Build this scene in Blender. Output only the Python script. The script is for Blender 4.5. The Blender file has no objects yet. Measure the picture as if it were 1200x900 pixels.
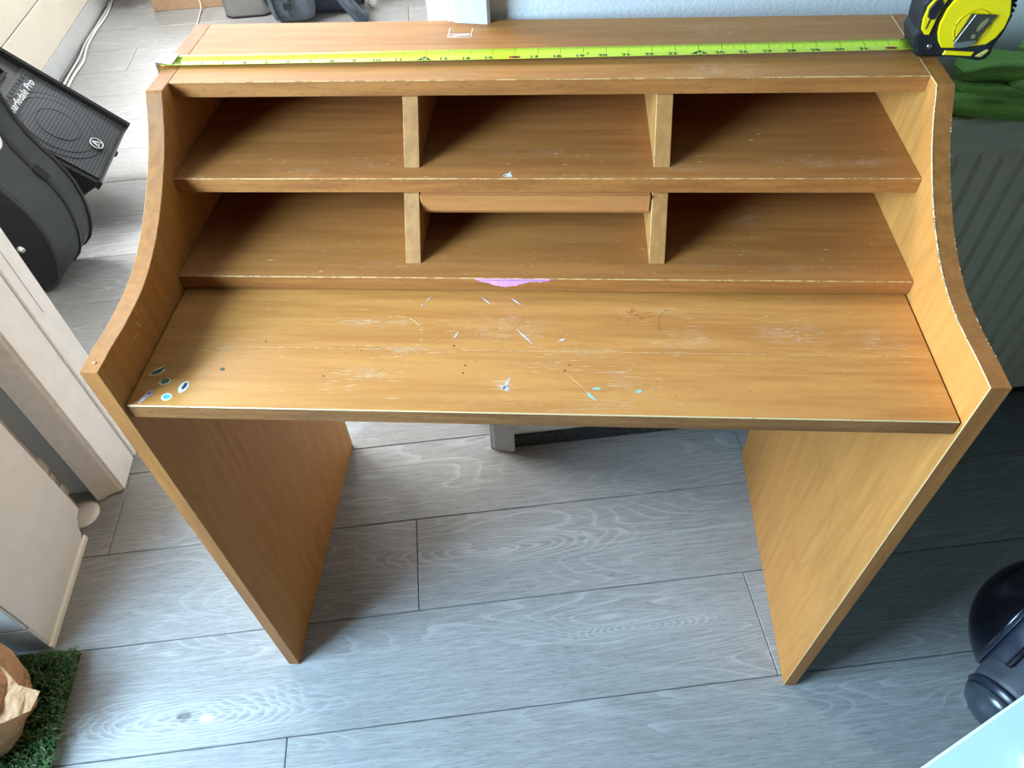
import bpy, bmesh, math, random
from mathutils import Vector, Matrix, noise
random.seed(7)
S = bpy.context.scene
COL = S.collection
TH = math.radians(9.4)            # the room is turned against the desk
CT, ST = math.cos(TH), math.sin(TH)

# ------------------------------------------------------------------ camera
cam = bpy.data.cameras.new('camera'); camo = bpy.data.objects.new('camera', cam); COL.objects.link(camo)
camo.location = (0.02972, -0.44602, 1.26826)
camo.rotation_euler = (0.715015, 0.036787, 0.05502)
cam.sensor_width = 36; cam.lens = 861.948 / 1200 * 36; cam.clip_start = 0.02
S.camera = camo

# ------------------------------------------------------------------ world, lights, exposure
w = bpy.data.worlds.new('world'); S.world = w; w.use_nodes = True
w.node_tree.nodes['Background'].inputs[0].default_value = (0.55, 0.75, 1.0, 1)
w.node_tree.nodes['Background'].inputs[1].default_value = 0.3
S.view_settings.view_transform = 'Standard'; S.view_settings.look = 'None'
S.view_settings.gamma = 1.0; S.view_settings.use_curve_mapping = False
S.view_settings.exposure = 0.64

def rf(a, b, z=0.0):
    return Vector((a * CT - b * ST, a * ST + b * CT, z))

def area(name, pos, target, sx, sy, power, color):
    l = bpy.data.lights.new(name, 'AREA'); l.shape = 'RECTANGLE'; l.size = sx; l.size_y = sy
    l.energy = power; l.color = color
    o = bpy.data.objects.new(name, l); COL.objects.link(o); o.location = pos
    o.rotation_euler = (Vector(target) - Vector(pos)).to_track_quat('-Z', 'Y').to_euler()
    return o
# daylight through the window of the near room (left wall) and of the room beyond
area('window_daylight', rf(-1.37, -0.32, 1.28), rf(-0.2, -0.22, 0.80), 0.8, 0.72, 66, (0.50, 0.76, 1.0))
area('far_window_daylight', rf(-1.15, 3.96, 1.60), rf(-0.9, 2.0, 0.8), 1.5, 1.4, 60, (0.97, 0.985, 1.0))
area('far_side_daylight', rf(-1.86, 1.75, 2.08), rf(-1.0, 1.45, 0.0), 1.2, 0.6, 80, (0.97, 0.985, 1.0))

# ------------------------------------------------------------------ helpers
def srgb(r, g, b):
    f = lambda c: (c / 255 / 12.92) if c / 255 <= 0.04045 else ((c / 255 + 0.055) / 1.055) ** 2.4
    return (f(r), f(g), f(b), 1.0)

class NT:
    def __init__(s, name):
        s.m = bpy.data.materials.new(name); s.m.use_nodes = True; s.t = s.m.node_tree
        s.bsdf = s.t.nodes['Principled BSDF']
    def n(s, typ, **kw):
        nd = s.t.nodes.new(typ)
        for k, v in kw.items(): setattr(nd, k, v)
        return nd
    def l(s, a, b): s.t.links.new(a, b)
    def coord(s, kind='Object'):
        return s.n('ShaderNodeTexCoord').outputs[kind]
    def mapping(s, vec, scale=(1, 1, 1), loc=(0, 0, 0), rot=(0, 0, 0)):
        m = s.n('ShaderNodeMapping'); m.inputs['Scale'].default_value = scale
        m.inputs['Location'].default_value = loc; m.inputs['Rotation'].default_value = rot
        s.l(vec, m.inputs['Vector']); return m.outputs[0]
    def noise(s, vec, scale=5, detail=4, rough=0.5, dist=0.0):
        m = s.n('ShaderNodeTexNoise'); m.inputs['Scale'].default_value = scale
        m.inputs['Detail'].default_value = detail; m.inputs['Roughness'].default_value = rough
        m.inputs['Distortion'].default_value = dist
        s.l(vec, m.inputs['Vector']); return m.outputs['Fac']
    def ramp(s, fac, lo, hi, a=0.0, b=1.0, smooth=True):
        m = s.n('ShaderNodeMapRange'); m.interpolation_type = 'SMOOTHSTEP' if smooth else 'LINEAR'
        m.inputs['From Min'].default_value = lo; m.inputs['From Max'].default_value = hi
        m.inputs['To Min'].default_value = a; m.inputs['To Max'].default_value = b
        s.l(fac, m.inputs['Value']); return m.outputs[0]
    def math(s, op, a, b=None):
        m = s.n('ShaderNodeMath', operation=op)
        for i, v in enumerate((a, b)):
            if v is None: continue
            if isinstance(v, (int, float)): m.inputs[i].default_value = v
            else: s.l(v, m.inputs[i])
        return m.outputs[0]
    def mix(s, fac, a, b):
        m = s.n('ShaderNodeMix', data_type='RGBA')
        for sock, v in ((m.inputs['Factor'], fac), (m.inputs['A'], a), (m.inputs['B'], b)):
            if isinstance(v, (int, float)): sock.default_value = v
            elif isinstance(v, tuple): sock.default_value = v
            else: s.l(v, sock)
        return m.outputs['Result']
    def set(s, k, v):
        if hasattr(v, 'type') and hasattr(v, 'links'): s.l(v, s.bsdf.inputs[k])
        else: s.bsdf.inputs[k].default_value = v
    def bump(s, h, strength=0.2, dist=0.001):
        m = s.n('ShaderNodeBump'); m.inputs['Strength'].default_value = strength
        m.inputs['Distance'].default_value = dist; s.l(h, m.inputs['Height'])
        s.l(m.outputs[0], s.bsdf.inputs['Normal'])

def plain(name, rgb, rough=0.5, metal=0.0, var=0.0, scale=40, bump=0.0, spec=None, dist=0.001):
    t = NT(name)
    c = srgb(*rgb)
    if var > 0:
        f = t.noise(t.coord(), scale, 4)
        d = tuple(max(0, x * (1 - var)) for x in c[:3]) + (1,)
        e = tuple(min(1, x * (1 + var)) for x in c[:3]) + (1,)
        t.set('Base Color', t.mix(t.ramp(f, 0.3, 0.7), d, e))
        if bump: t.bump(f, bump, dist)
    else: t.set('Base Color', c)
    t.set('Roughness', rough); t.set('Metallic', metal)
    if spec is not None: t.set('Specular IOR Level', spec)
    return t.m

def wood(name, light, dark, axis='x', rough=0.56, wear=(), wearcol=(222, 205, 180), seed=0.0, mott=0.5, flame=0.0, fleck=0.35, dirt=()):
    light, dark = [tuple(c_ * k_ for c_, k_ in zip(col_, (.87, .80, .70))) for col_ in (light, dark)]
    t = NT(name); co = t.coord()
    sc = {'x': (1.0, 14, 14), 'z': (14, 14, 1.0), 'y': (14, 1.0, 14)}[axis]
    v = t.mapping(co, sc, (seed, seed * .7, seed * 1.3))
    g1 = t.noise(v, 6, 5, 0.62, 0.15)
    v2 = t.mapping(co, tuple(x if x > 1 else 3 for x in sc), (seed, 3, 1))
    g2 = t.noise(v2, 28, 3, 0.7)
    g3 = t.noise(t.mapping(co, tuple(2.0 if x > 1 else 1.0 for x in sc), (seed, 0, 5)), 3.0, 3)
    base = t.mix(t.ramp(g1, 0.32, 0.68), srgb(*dark), srgb(*light))
    mid = tuple((a * 0.78) for a in srgb(*dark)[:3]) + (1,)
    base = t.mix(t.ramp(g2, 0.52, 0.72, 0, fleck), base, mid)
    base = t.mix(t.ramp(g3, 0.35, 0.65, 0, mott), base, t.mix(0.5, srgb(*light), base))
    if flame > 0:
        fv = t.mapping(co, {'z': (3.2, 3.2, 0.9), 'x': (0.9, 3.2, 3.2), 'y': (3.2, .9, 3.2)}[axis], (seed, 1, 2))
        fn = t.noise(fv, 1.6, 1.5, 0.4)
        rings = t.math('FRACT', t.math('MULTIPLY', fn, 11.0))
        line = t.ramp(rings, 0.0, 0.22, 1.0, 0.0)
        base = t.mix(t.math('MULTIPLY', line, flame), base, mid)
    fr = t.noise(t.mapping(co, tuple(1.0 if x > 1 else 0.16 for x in sc), (1, 2, 3)), 420, 2, 0.7)
    if wear:
        m = None
        for (x, y, rx, ry, st) in wear:
            mv = t.mapping(co, (1 / rx, 1 / ry, 0), (-x / rx, -y / ry, 0))
            ln = t.n('ShaderNodeVectorMath', operation='LENGTH'); t.l(mv, ln.inputs[0])
            e = t.ramp(ln.outputs['Value'], 0.25, 1.0, st, 0.0)
            m = e if m is None else t.math('MAXIMUM', m, e)
        big = t.ramp(t.noise(co, 60, 4, 0.7), 0.38, 0.70, 0, .62)
        stk = t.ramp(fr, 0.45, 0.62, 0.25, 1.0)
        m = t.math('MULTIPLY', m, t.math('MULTIPLY', big, stk))
        base = t.mix(m, base, srgb(*wearcol))
        rgh = t.math('ADD', t.math('MULTIPLY', m, 0.3), rough)
        t.set('Roughness', rgh)
    else: t.set('Roughness', rough)
    t.set('Base Color', base)
    t.bump(g2, 0.08, 0.0006)
    
    return t.m

def chipped(name, light, dark, amount, axis='x'):
    """edge line: bare cream wood where varnish has worn off"""
    t = NT(name); co = t.coord()
    f = t.noise(t.mapping(co, (60, 60, 60)), 1.2, 5, 0.75)
    t.set('Base Color', t.mix(t.ramp(f, 0.5 - amount * .5, 0.62 - amount * .5), srgb(*dark), srgb(*light)))
    t.set('Roughness', 0.6); return t.m

class G:
    """collects geometry for one mesh"""
    def __init__(s): s.bm = bmesh.new()
    def face(s, pts, mi=0):
        f = s.bm.faces.new([s.bm.verts.new(p) for p in pts]); f.material_index = mi; return f
    def box(s, x0, x1, y0, y1, z0, z1, bev=0.0, seg=1, mi=0, mat=None):
        r = bmesh.ops.create_cube(s.bm, size=1.0)
        vs = r['verts']
        for v in vs:
            v.co = Vector(((x0 + x1) / 2 + v.co.x * (x1 - x0), (y0 + y1) / 2 + v.co.y * (y1 - y0), (z0 + z1) / 2 + v.co.z * (z1 - z0)))
            if mat is not None: v.co = mat @ v.co
        fs = {f for v in vs for f in v.link_faces}
        for f in fs: f.material_index = mi
        if bev > 0:
            es = list({e for v in vs for e in v.link_edges})
            bmesh.ops.bevel(s.bm, geom=es, offset=bev, segments=seg, profile=0.5, affect='EDGES', clamp_overlap=True)
        return s
    def prism(s, poly, axis, c0, c1, bev=0.0, mi=0, bmi=None, seg=1, mat=None):
        """poly in the two other axes (in order xyz without axis)"""
        def P(p, c):
            q = {'x': (c, p[0], p[1]), 'y': (p[0], c, p[1]), 'z': (p[0], p[1], c)}[axis]
            return mat @ Vector(q) if mat is not None else Vector(q)
        a = [s.bm.verts.new(P(p, c0)) for p in poly]; b = [s.bm.verts.new(P(p, c1)) for p in poly]
        n = len(poly); fs = [s.bm.faces.new(a), s.bm.faces.new(b[::-1])]
        for i in range(n):
            fs.append(s.bm.faces.new((a[i], b[i], b[(i + 1) % n], a[(i + 1) % n])))
        for f in fs: f.material_index = mi
        bmesh.ops.recalc_face_normals(s.bm, faces=fs)
        if bev > 0:
            es = list(set(fs[0].edges) | set(fs[1].edges))
            old = set(s.bm.faces)
            r = bmesh.ops.bevel(s.bm, geom=es, offset=bev, segments=seg, profile=0.5, affect='EDGES')
            if bmi is not None:
                for f in r['faces']: f.material_index = bmi
        return s
    def tube(s, pts, r, n=8, cap=True, mi=0, flat=1.0, up=Vector((0, 0, 1))):
        pts = [Vector(p) for p in pts]; rings = []
        for i, p in enumerate(pts):
            t = (pts[min(i + 1, len(pts) - 1)] - pts[max(i - 1, 0)]).normalized()
            u = t.cross(up)
            if u.length < 1e-3: u = t.cross(Vector((1, 0, 0)))
            u.normalize(); v = u.cross(t).normalized()
            rr = r[i] if isinstance(r, (list, tuple)) else r
            rings.append([s.bm.verts.new(p + (u * math.cos(k * 2 * math.pi / n) + v * flat * math.sin(k * 2 * math.pi / n)) * rr) for k in range(n)])
        for i in range(len(rings) - 1):
            for k in range(n):
                f = s.bm.faces.new((rings[i][k], rings[i][(k + 1) % n], rings[i + 1][(k + 1) % n], rings[i + 1][k])); f.material_index = mi; f.smooth = True
        if cap:
            for rg in (rings[0], rings[-1]):
                f = s.bm.faces.new(rg); f.material_index = mi
        return s
    def lathe(s, prof, n=32, mat=None, mi=0, sx=1.0, sy=1.0, smooth=True):
        rings = []
        for (r, z) in prof:
            rg = []
            for k in range(n):
                a = 2 * math.pi * k / n
                q = Vector((r * sx * math.cos(a), r * sy * math.sin(a), z))
                rg.append(s.bm.verts.new(mat @ q if mat is not None else q))
            rings.append(rg)
        for i in range(len(rings) - 1):
            for k in range(n):
                f = s.bm.faces.new((rings[i][k], rings[i][(k + 1) % n], rings[i + 1][(k + 1) % n], rings[i + 1][k])); f.material_index = mi; f.smooth = smooth
        for rg in (rings[0], rings[-1]):
            f = s.bm.faces.new(rg); f.material_index = mi
        return s
    def obj(s, name, mats, parent=None, smooth=False, rotz=0.0, loc=(0, 0, 0)):
        bmesh.ops.remove_doubles(s.bm, verts=s.bm.verts, dist=1e-6)
        bmesh.ops.recalc_face_normals(s.bm, faces=s.bm.faces)
        me = bpy.data.meshes.new(name); s.bm.to_mesh(me); s.bm.free()
        for m in (mats if isinstance(mats, (list, tuple)) else [mats]): me.materials.append(m)
        if smooth:
            for p in me.polygons: p.use_smooth = True
        o = bpy.data.objects.new(name, me); COL.objects.link(o)
        if parent: o.parent = parent
        o.location = loc
        if rotz: o.rotation_euler = (0, 0, rotz)
        return o

def empty(name, label, cat, loc=(0, 0, 0), rotz=0.0, group=None):
    o = bpy.data.objects.new(name, None); COL.objects.link(o); o.location = loc; o.rotation_euler = (0, 0, rotz)
    o.empty_display_size = 0.05
    if label: o['label'] = label; o['category'] = cat
    if group: o['group'] = group
    return o
def tag(o, label, cat, group=None):
    o['label'] = label; o['category'] = cat
    if group: o['group'] = group
    return o
def struct(o): o['kind'] = 'structure'; return o
def text_mesh(name, body, size, mat4, m, parent, extrude=0.0002, align='CENTER', shear=0.0, bold=0.0, sx=1.0):
    c = bpy.data.curves.new(name, 'FONT'); c.body = body; c.size = size; c.align_x = align; c.align_y = 'CENTER'
    c.extrude = extrude; c.shear = shear; c.offset = bold; c.resolution_u = 3
    t = bpy.data.objects.new(name, c); COL.objects.link(t)
    me = bpy.data.meshes.new_from_object(t.evaluated_get(bpy.context.evaluated_depsgraph_get()))
    bpy.data.objects.remove(t)
    me.name = name
    me.transform(Matrix.Diagonal((sx, 1, 1, 1))); me.transform(mat4)
    me.materials.clear(); me.materials.append(m)
    o = bpy.data.objects.new(name, me); COL.objects.link(o); o.parent = parent
    return o
def frame(o, x, y, z):
    """matrix with the given origin and axes"""
    return Matrix(((x[0], y[0], z[0], o[0]), (x[1], y[1], z[1], o[1]), (x[2], y[2], z[2], o[2]), (0, 0, 0, 1)))
def subsurf(o, lv=1):
    m = o.modifiers.new('subdivision', 'SUBSURF'); m.levels = lv; m.render_levels = lv
    for p in o.data.polygons: p.use_smooth = True
    return o

# ------------------------------------------------------------------ materials of the setting
def make_plank_mat():
    t = NT('grey_oak_laminate'); co = t.coord()
    oi = t.n('ShaderNodeObjectInfo').outputs['Random']
    cb = t.n('ShaderNodeCombineXYZ'); t.l(t.math('MULTIPLY', oi, 37.0), cb.inputs[0]); t.l(t.math('MULTIPLY', oi, 11.0), cb.inputs[1]); t.l(t.math('MULTIPLY', oi, 23.0), cb.inputs[2])
    add = t.n('ShaderNodeVectorMath', operation='ADD'); t.l(co, add.inputs[0]); t.l(cb.outputs[0], add.inputs[1])
    v = add.outputs[0]
    fine = t.noise(t.mapping(v, (3.0, 60, 1)), 5, 5, 0.7, 0.1)
    fine2 = t.noise(t.mapping(v, (7.0, 95, 1)), 6, 4, 0.75)
    field = t.noise(t.mapping(v, (1.1, 7.5, 1)), 1.5, 1.5, 0.45, 0.3)
    # knots bend the growth rings round them
    kd = None
    for (ka, kb) in ((-0.592, 0.003), (-0.553, -0.005), (0.27, 0.03)):
        mv = t.mapping(co, (1 / 0.17, 1 / 0.035, 0), (-ka / 0.17, -kb / 0.035, 0))
        ln = t.n('ShaderNodeVectorMath', operation='LENGTH'); t.l(mv, ln.inputs[0])
        e = t.ramp(ln.outputs['Value'], 0.0, 2.0, 0.2, 0.0)
        kd = e if kd is None else t.math('ADD', kd, e)
    field = t.math('ADD', field, kd)
    rings = t.math('FRACT', t.math('MULTIPLY', field, 20.0))
    line = t.math('MULTIPLY', t.ramp(rings, 0.0, 0.35, 1.0, 0.0), t.ramp(rings, 0.9, 1.0, 1.0, 0.0))
    kr = None
    warp = t.noise(t.mapping(co, (3, 9, 1)), 2.0, 2)
    for (ka, kb, sx_, sy_) in ((-0.592, 0.003, .16, .036), (-0.553, -0.005, .16, .03), (0.20, 0.06, .10, .016), (-0.05, .245, .2, .03)):
        mv = t.mapping(co, (1 / sx_, 1 / sy_, 0), (-ka / sx_, -kb / sy_, 0))
        ln = t.n('ShaderNodeVectorMath', operation='LENGTH'); t.l(mv, ln.inputs[0])
        dd = t.math('ADD', ln.outputs['Value'], t.math('MULTIPLY', warp, .9))
        rg = t.math('MULTIPLY', t.ramp(t.math('FRACT', t.math('MULTIPLY', dd, 6.5)), 0.0, .6, 1.0, 0.0), t.ramp(ln.outputs['Value'], .5, 2.0, .85, 0.0))
        kr = rg if kr is None else t.math('MAXIMUM', kr, rg)
    patch = t.ramp(t.noise(t.mapping(v, (1.0, 4.0, 1)), 2.2, 2), 0.42, 0.6)
    base = t.mix(t.ramp(fine, 0.35, 0.68), srgb(136, 136, 134), srgb(156, 156, 155))
    base = t.mix(t.ramp(fine2, 0.50, 0.64, 0, 0.62), base, srgb(108, 107, 105))
    base = t.mix(t.math('MULTIPLY', t.math('MULTIPLY', t.math('MULTIPLY', line, patch), t.ramp(fine2, .3, .6, .4, 1.0)), 0.42), base, srgb(188, 189, 188))
    base = t.mix(t.math('MULTIPLY', kr, t.ramp(fine2, .3, .6, .2, .6)), base, srgb(196, 197, 196))
    kk = None
    for (ka, kb, r) in ((-0.592, 0.003, 0.010),):
        mv = t.mapping(co, (1 / (r * 1.5), 1 / r, 0), (-ka / (r * 1.5), -kb / r, 0))
        ln = t.n('ShaderNodeVectorMath', operation='LENGTH'); t.l(mv, ln.inputs[0])
        kk = t.math('MULTIPLY', t.ramp(ln.outputs['Value'], 0.5, 1.2, 1.0, 0.0), t.ramp(fine, 0.4, 0.6, 0.3, 1))
    base = t.mix(kk, base, srgb(70, 68, 66))
    mv = t.mapping(co, (1 / .015, 1 / .009, 0), (0.553 / .015, 0.005 / .009, 0))
    ln = t.n('ShaderNodeVectorMath', operation='LENGTH'); t.l(mv, ln.inputs[0])
    base = t.mix(t.ramp(ln.outputs['Value'], 0.4, 1.1, 0.7, 0), base, srgb(204, 205, 205))
    t.set('Base Color', base); t.set('Roughness', 0.40)
    t.bump(fine2, 0.15, 0.0008)
    return t.m
M_plank = make_plank_mat()
M_gap = plain('floor_joint', (70, 70, 70), 0.9)
def wall_mat(name, rgb):
    t = NT(name); f = t.noise(t.coord(), 220, 4, 0.6)
    t.set('Base Color', srgb(*rgb)); t.set('Roughness', 0.85); t.bump(f, 0.35, 0.002); return t.m
M_wall = wall_mat('white_plaster', (240, 240, 237))
M_ceil = wall_mat('ceiling_plaster', (140, 140, 136))
M_taupe = wall_mat('taupe_plaster', (96, 88, 78))
M_trim = plain('white_gloss_paint', (234, 238, 240), 0.3, var=0.03, scale=30)
M_trim_scuff = plain('scuffed_white_paint', (208, 208, 206), 0.4, var=0.06, scale=60)
M_dark = plain('dusty_black_skirting', (52, 54, 56), 0.7, var=0.5, scale=90)
M_crack = plain('grey_grime', (122, 116, 108), 0.9)

# ------------------------------------------------------------------ setting (all in the turned frame)
A0, A1, B0, B1, ZC = -1.42, 2.1, -2.42, 0.485, 2.5
F0, F1, FB = -1.95, 1.5, 4.05       # room beyond
def rbox(name, a0, a1, b0, b1, z0, z1, m, bev=0.0, parent=None):
    g = G(); g.box(a0, a1, b0, b1, z0, z1, bev); return g.obj(name, m, parent, rotz=0.0 if parent else TH)
floor = struct(rbox('floor', F0, A1 + .1, B0 - .1, FB + .1, -0.05, -0.0105, M_gap))
# planks: pitch 0.19, length 1.285
def plank(a0, a1, b0, b1):
    g = G(); z = 0.0; d = 0.0006; h = 0.0010; k = 0.0011
    lo = [(a0 + d, b0 + d), (a1 - d, b0 + d), (a1 - d, b1 - d), (a0 + d, b1 - d)]
    hi = [(a0 + d + k, b0 + d + k), (a1 - d - k, b0 + d + k), (a1 - d - k, b1 - d - k), (a0 + d + k, b1 - d - k)]
    bmv = [[g.bm.verts.new((p[0], p[1], zz)) for p in ring] for ring, zz in ((lo, -0.0104), (lo, -h), (hi, 0.0))]
    for i in range(2):
        for k2 in range(4):
            g.bm.faces.new((bmv[i][k2], bmv[i][(k2 + 1) % 4], bmv[i + 1][(k2 + 1) % 4], bmv[i + 1][k2]))
    g.bm.faces.new(bmv[2]); g.bm.faces.new(bmv[0][::-1])
    return g.obj('floor_plank', M_plank, floor)
joints = {-1: 0.403, -2: -0.416, 0: -0.196, 1: -0.797, 2: 0.03}
L = 1.285
row = -13
rnd = random.Random(3)
while True:
    b0 = 0.139 + row * 0.19; b1 = b0 + 0.19
    if b0 > FB: break
    if b1 > B0:
        j = joints.get(row, rnd.uniform(0, L))
        a = j - math.ceil((j - F0) / L) * L
        while a < A1:
            x0, x1 = max(a, F0), min(a + L, A1)
            if x1 - x0 > 0.03: plank(x0, x1, max(b0, B0), min(b1, FB))
            a += L
    row += 1
# fix of row indices: row r spans b = 0.139 + r*0.19
DO0, DO1 = -0.805, -0.028       # rough opening of the doorway
WT = 0.142
g = G()
g.box(A0, DO0, B1, B1 + WT, 0, ZC); g.box(DO1, A1, B1, B1 + WT, 0, ZC); g.box(DO0, DO1, B1, B1 + WT, 2.09, ZC)
struct(g.obj('wall_front', M_wall, rotz=TH))
g = G()      # left wall with window opening
wl = (-0.80, 0.12, 0.82, 1.74)
g.box(A0 - .1, A0, B0, wl[0], 0, ZC); g.box(A0 - .1, A0, wl[1], B1, 0, ZC)
g.box(A0 - .1, A0, wl[0], wl[1], 0, wl[2]); g.box(A0 - .1, A0, wl[0], wl[1], wl[3], ZC)
struct(g.obj('wall_left', M_taupe, rotz=TH))
struct(rbox('wall_back', A0 - .1, A1 + .1, B0 - .1, B0, 0, ZC, M_taupe))
struct(rbox('wall_right', A1, A1 + .1, B0, B1 + WT, 0, ZC, M_taupe))
g = G(); wf = (1.05, 2.5, 1.6, 2.42)
g.box(F0 - .1, F0, B1 + WT, wf[0], 0, ZC); g.box(F0 - .1, F0, wf[1], FB, 0, ZC)
g.box(F0 - .1, F0, wf[0], wf[1], 0, wf[2]); g.box(F0 - .1, F0, wf[0], wf[1], wf[3], ZC)
struct(g.obj('wall_far_left', M_wall, rotz=TH))
struct(rbox('wall_far_right', F1, F1 + .1, B1 + WT, FB, 0, ZC, M_wall))
g = G()
g.box(F0 - .1, -1.9, FB, FB + .1, 0, ZC); g.box(-.4, F1 + .1, FB, FB + .1, 0, ZC); g.box(-1.9, -.4, FB, FB + .1, 0, .85); g.box(-1.9, -.4, FB, FB + .1, 2.35, ZC)
struct(g.obj('wall_far', M_wall, rotz=TH))
struct(rbox('ceiling', F0 - .1, A1 + .1, B0 - .1, FB + .1, ZC, ZC + .08, M_ceil))
# windows: frames round the daylight
def window(name, horiz, c, lo, hi, z0, z1):
    r = bpy.data.objects.new(name, None); COL.objects.link(r); r.rotation_euler = (0, 0, TH); struct(r)
    def bx(nm, l0, l1, za, zb, t=0.05):
        g = G()
        if horiz: g.box(l0, l1, c - t / 2, c + t / 2, za, zb, 0.004)
        else: g.box(c - t / 2, c + t / 2, l0, l1, za, zb, 0.004)
        g.obj(nm, M_trim, r)
    f = 0.06
    bx('window_frame', lo, lo + f, z0, z1); bx('window_frame', hi - f, hi, z0, z1)
    bx('window_frame', lo + f, hi - f, z0, z0 + f); bx('window_frame', lo + f, hi - f, z1 - f, z1)
    bx('mullion', (lo + hi) / 2 - .03, (lo + hi) / 2 + .03, z0 + f, z1 - f)
window('window_1', False, A0 - .05, wl[0], wl[1], wl[2], wl[3])
window('window_3', False, F0 - .05, 1.05, 2.5, 1.6, 2.42)
window('window_2', True, FB + .05, -1.9, -.4, .85, 2.35)
# dark skirting on the near wall, right of the doorway
struct(rbox('baseboard_front', 0.0165, A1, B1 - .008, B1 - .0005, 0.0005, 0.036, M_dark))

# doorway: lining and splayed architraves
door = bpy.data.objects.new('door_1', None); COL.objects.link(door); door.rotation_euler = (0, 0, TH); struct(door)
def casing(sgn, inner, outer, bi, bo):
    g = G()
    p = [(inner, B1 - .004), (inner + sgn * .004, B1 - .009), (outer - sgn * .004, bo), (outer, bo + .002), (outer, B1 - .0005), (inner, B1 - .0005)]
    g.prism(p, 'z', 0.001, 2.12); return g.obj('architrave', M_trim_scuff, door)
casing(-1, -0.8035, -0.851, 0, .458)
casing(1, -0.0295, 0.016, 0, .464)
g = G(); g.box(-0.851, 0.016, .462, B1 - .0005, 2.12, 2.17, .003); g.obj('architrave', M_trim_scuff, door)
for s, c in ((1, DO0), (-1, DO1)):
    g = G(); x0, x1 = sorted((c + s * .0002, c + s * .006)); g.box(x0, x1, B1 - .004, B1 + .076, 0.001, 2.085, .001); g.obj('door_lining', M_trim, door)
    sw = .0085 if s > 0 else .032
    g = G(); x0, x1 = sorted((c + s * .0002, c + s * sw)); g.box(x0, x1, B1 + .0765 + (.003 if s > 0 else 0), B1 + WT + .002, 0.001, 2.085, .002)
    g.obj('door_stop', M_trim, door)
    g = G(); x0, x1 = sorted((c + s * (sw + .0001), c + s * (sw + .0005))); g.box(x0, x1, B1 + .106, B1 + .107, 0.4, 2.0); g.obj('paint_crack', M_crack, door)
g = G(); g.box(DO0 + .033, DO1 - .033, B1 - .004, B1 + WT + .01, 2.06, 2.085); g.obj('door_lining', M_trim, door)
# ragged sealant along the feet of the casings
g = G()
for x0, x1, y in ((-0.853, -0.80, .4605), (-0.03, 0.017, .4635)):
    pts = [(x0 + (x1 - x0) * i / 8, (y + (0.0 if abs(x0 - -0.853) < .01 else 0.018) + (0.016 * i / 8 if x0 < -.5 else -0.018 * i / 8)) + rnd.uniform(-.001, .001), 0.002) for i in range(9)]
    g.tube(pts, 0.0022, 5)
g.obj('floor_sealant', M_crack, door)

# ------------------------------------------------------------------ the desk
desk = empty('writing_desk', 'honey-coloured wooden writing desk with pigeonhole shelves and curved side panels', 'desk')
HL, HD = (216, 160, 92), (190, 130, 66)
W2, T = 0.43, 0.0189; I = W2 - T
M_side = wood('desk_side_veneer', (226, 170, 98), (208, 150, 80), 'z', seed=1.3, flame=0.28, mott=0.6, fleck=.2)
M_edgeband = wood('desk_edge_band', (196, 138, 74), (168, 112, 58), 'z', seed=4.1, fleck=0.6)
M_chip = chipped('worn_edge', (226, 196, 146), (170, 118, 62), 0.40)
M_chip2 = chipped('lightly_worn_edge', (210, 166, 108), (170, 116, 62), 0.15)
wear_top = [(0.205, 0.436, 0.045, 0.03, 0.75), (0.198, 0.343, 0.06, 0.028, 0.75), (-.095, .437, .03, .02, .25)]
M_topb = wood('desk_top_board', HL, HD, 'x', seed=.3, wear=wear_top)
wear_mid = [(0.30, 0.285, 0.06, .014, 0.6), (0.36, 0.285, .05, .012, .5), (0.17, .275, .05, .01, .5), (-.21, .28, .05, .014, .35), (0.0, .31, .08, .012, .3), (-.27, .27, .06, .01, .25)]
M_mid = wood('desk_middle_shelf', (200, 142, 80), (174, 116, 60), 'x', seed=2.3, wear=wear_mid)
wear_low = [(0.235, 0.30, 0.045, 0.03, 0.65), (0.19, 0.24, .04, .01, .5), (0.2, .21, .06, .008, .4), (-.16, .205, .05, .008, .35), (0.3, .2, .1, .01, .3)]
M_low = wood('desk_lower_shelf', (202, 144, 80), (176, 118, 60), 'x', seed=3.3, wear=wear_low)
wear_d = [(-0.174, 0.129, 0.055, 0.012, .9), (-.135, .088, .05, .008, .8), (-0.033, 0.125, 0.07, 0.034, 0.65), (-.165, .053, .04, .015, .7),
          (0.159, 0.106, 0.05, 0.022, 0.7), (0.277, 0.119, 0.055, 0.026, 0.9), (0.364, 0.114, 0.045, 0.026, 0.75), (0.102, 0.045, .03, .016, .7),
          (-0.025, 0.04, 0.014, 0.012, 0.8), (0.05, .085, .05, .014, .45), (0.02, .07, .05, .01, .4), (0.09, .06, .03, .006, .5), (-0.05, 0.02, .16, .008, .3),
          (0.1, .02, .1, .008, .4), (0.15, .15, .09, .01, .5), (-.34, .09, .03, .01, .3), (-.2, .04, .03, .012, .3)]
M_desk = wood('desk_surface', (230, 174, 102), (206, 146, 78), 'x', seed=5.3, wear=wear_d, wearcol=(206, 184, 156), rough=.42)
M_edge = wood('desk_front_edge', (206, 146, 80), (172, 114, 58), 'x', seed=7.3, fleck=.8, mott=.2)
M_div = wood('desk_divider', (214, 166, 104), (190, 138, 80), 'z', seed=8.3)

curve = [(0.0, .7587), (0.034, .7595), (0.062, .7585), (0.085, .7592), (0.103, .7605), (0.121, .763), (0.139, .7675), (0.157, .7735), (0.175, .781), (0.193, .790), (0.211, .8008), (0.229, .8125), (0.2445, .824), (0.258, .8345), (0.270, .8455), (0.281, .857), (0.2885, .866), (0.296, .8755), (0.3015, .8835 - .0015), (.3045, .884)]
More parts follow.
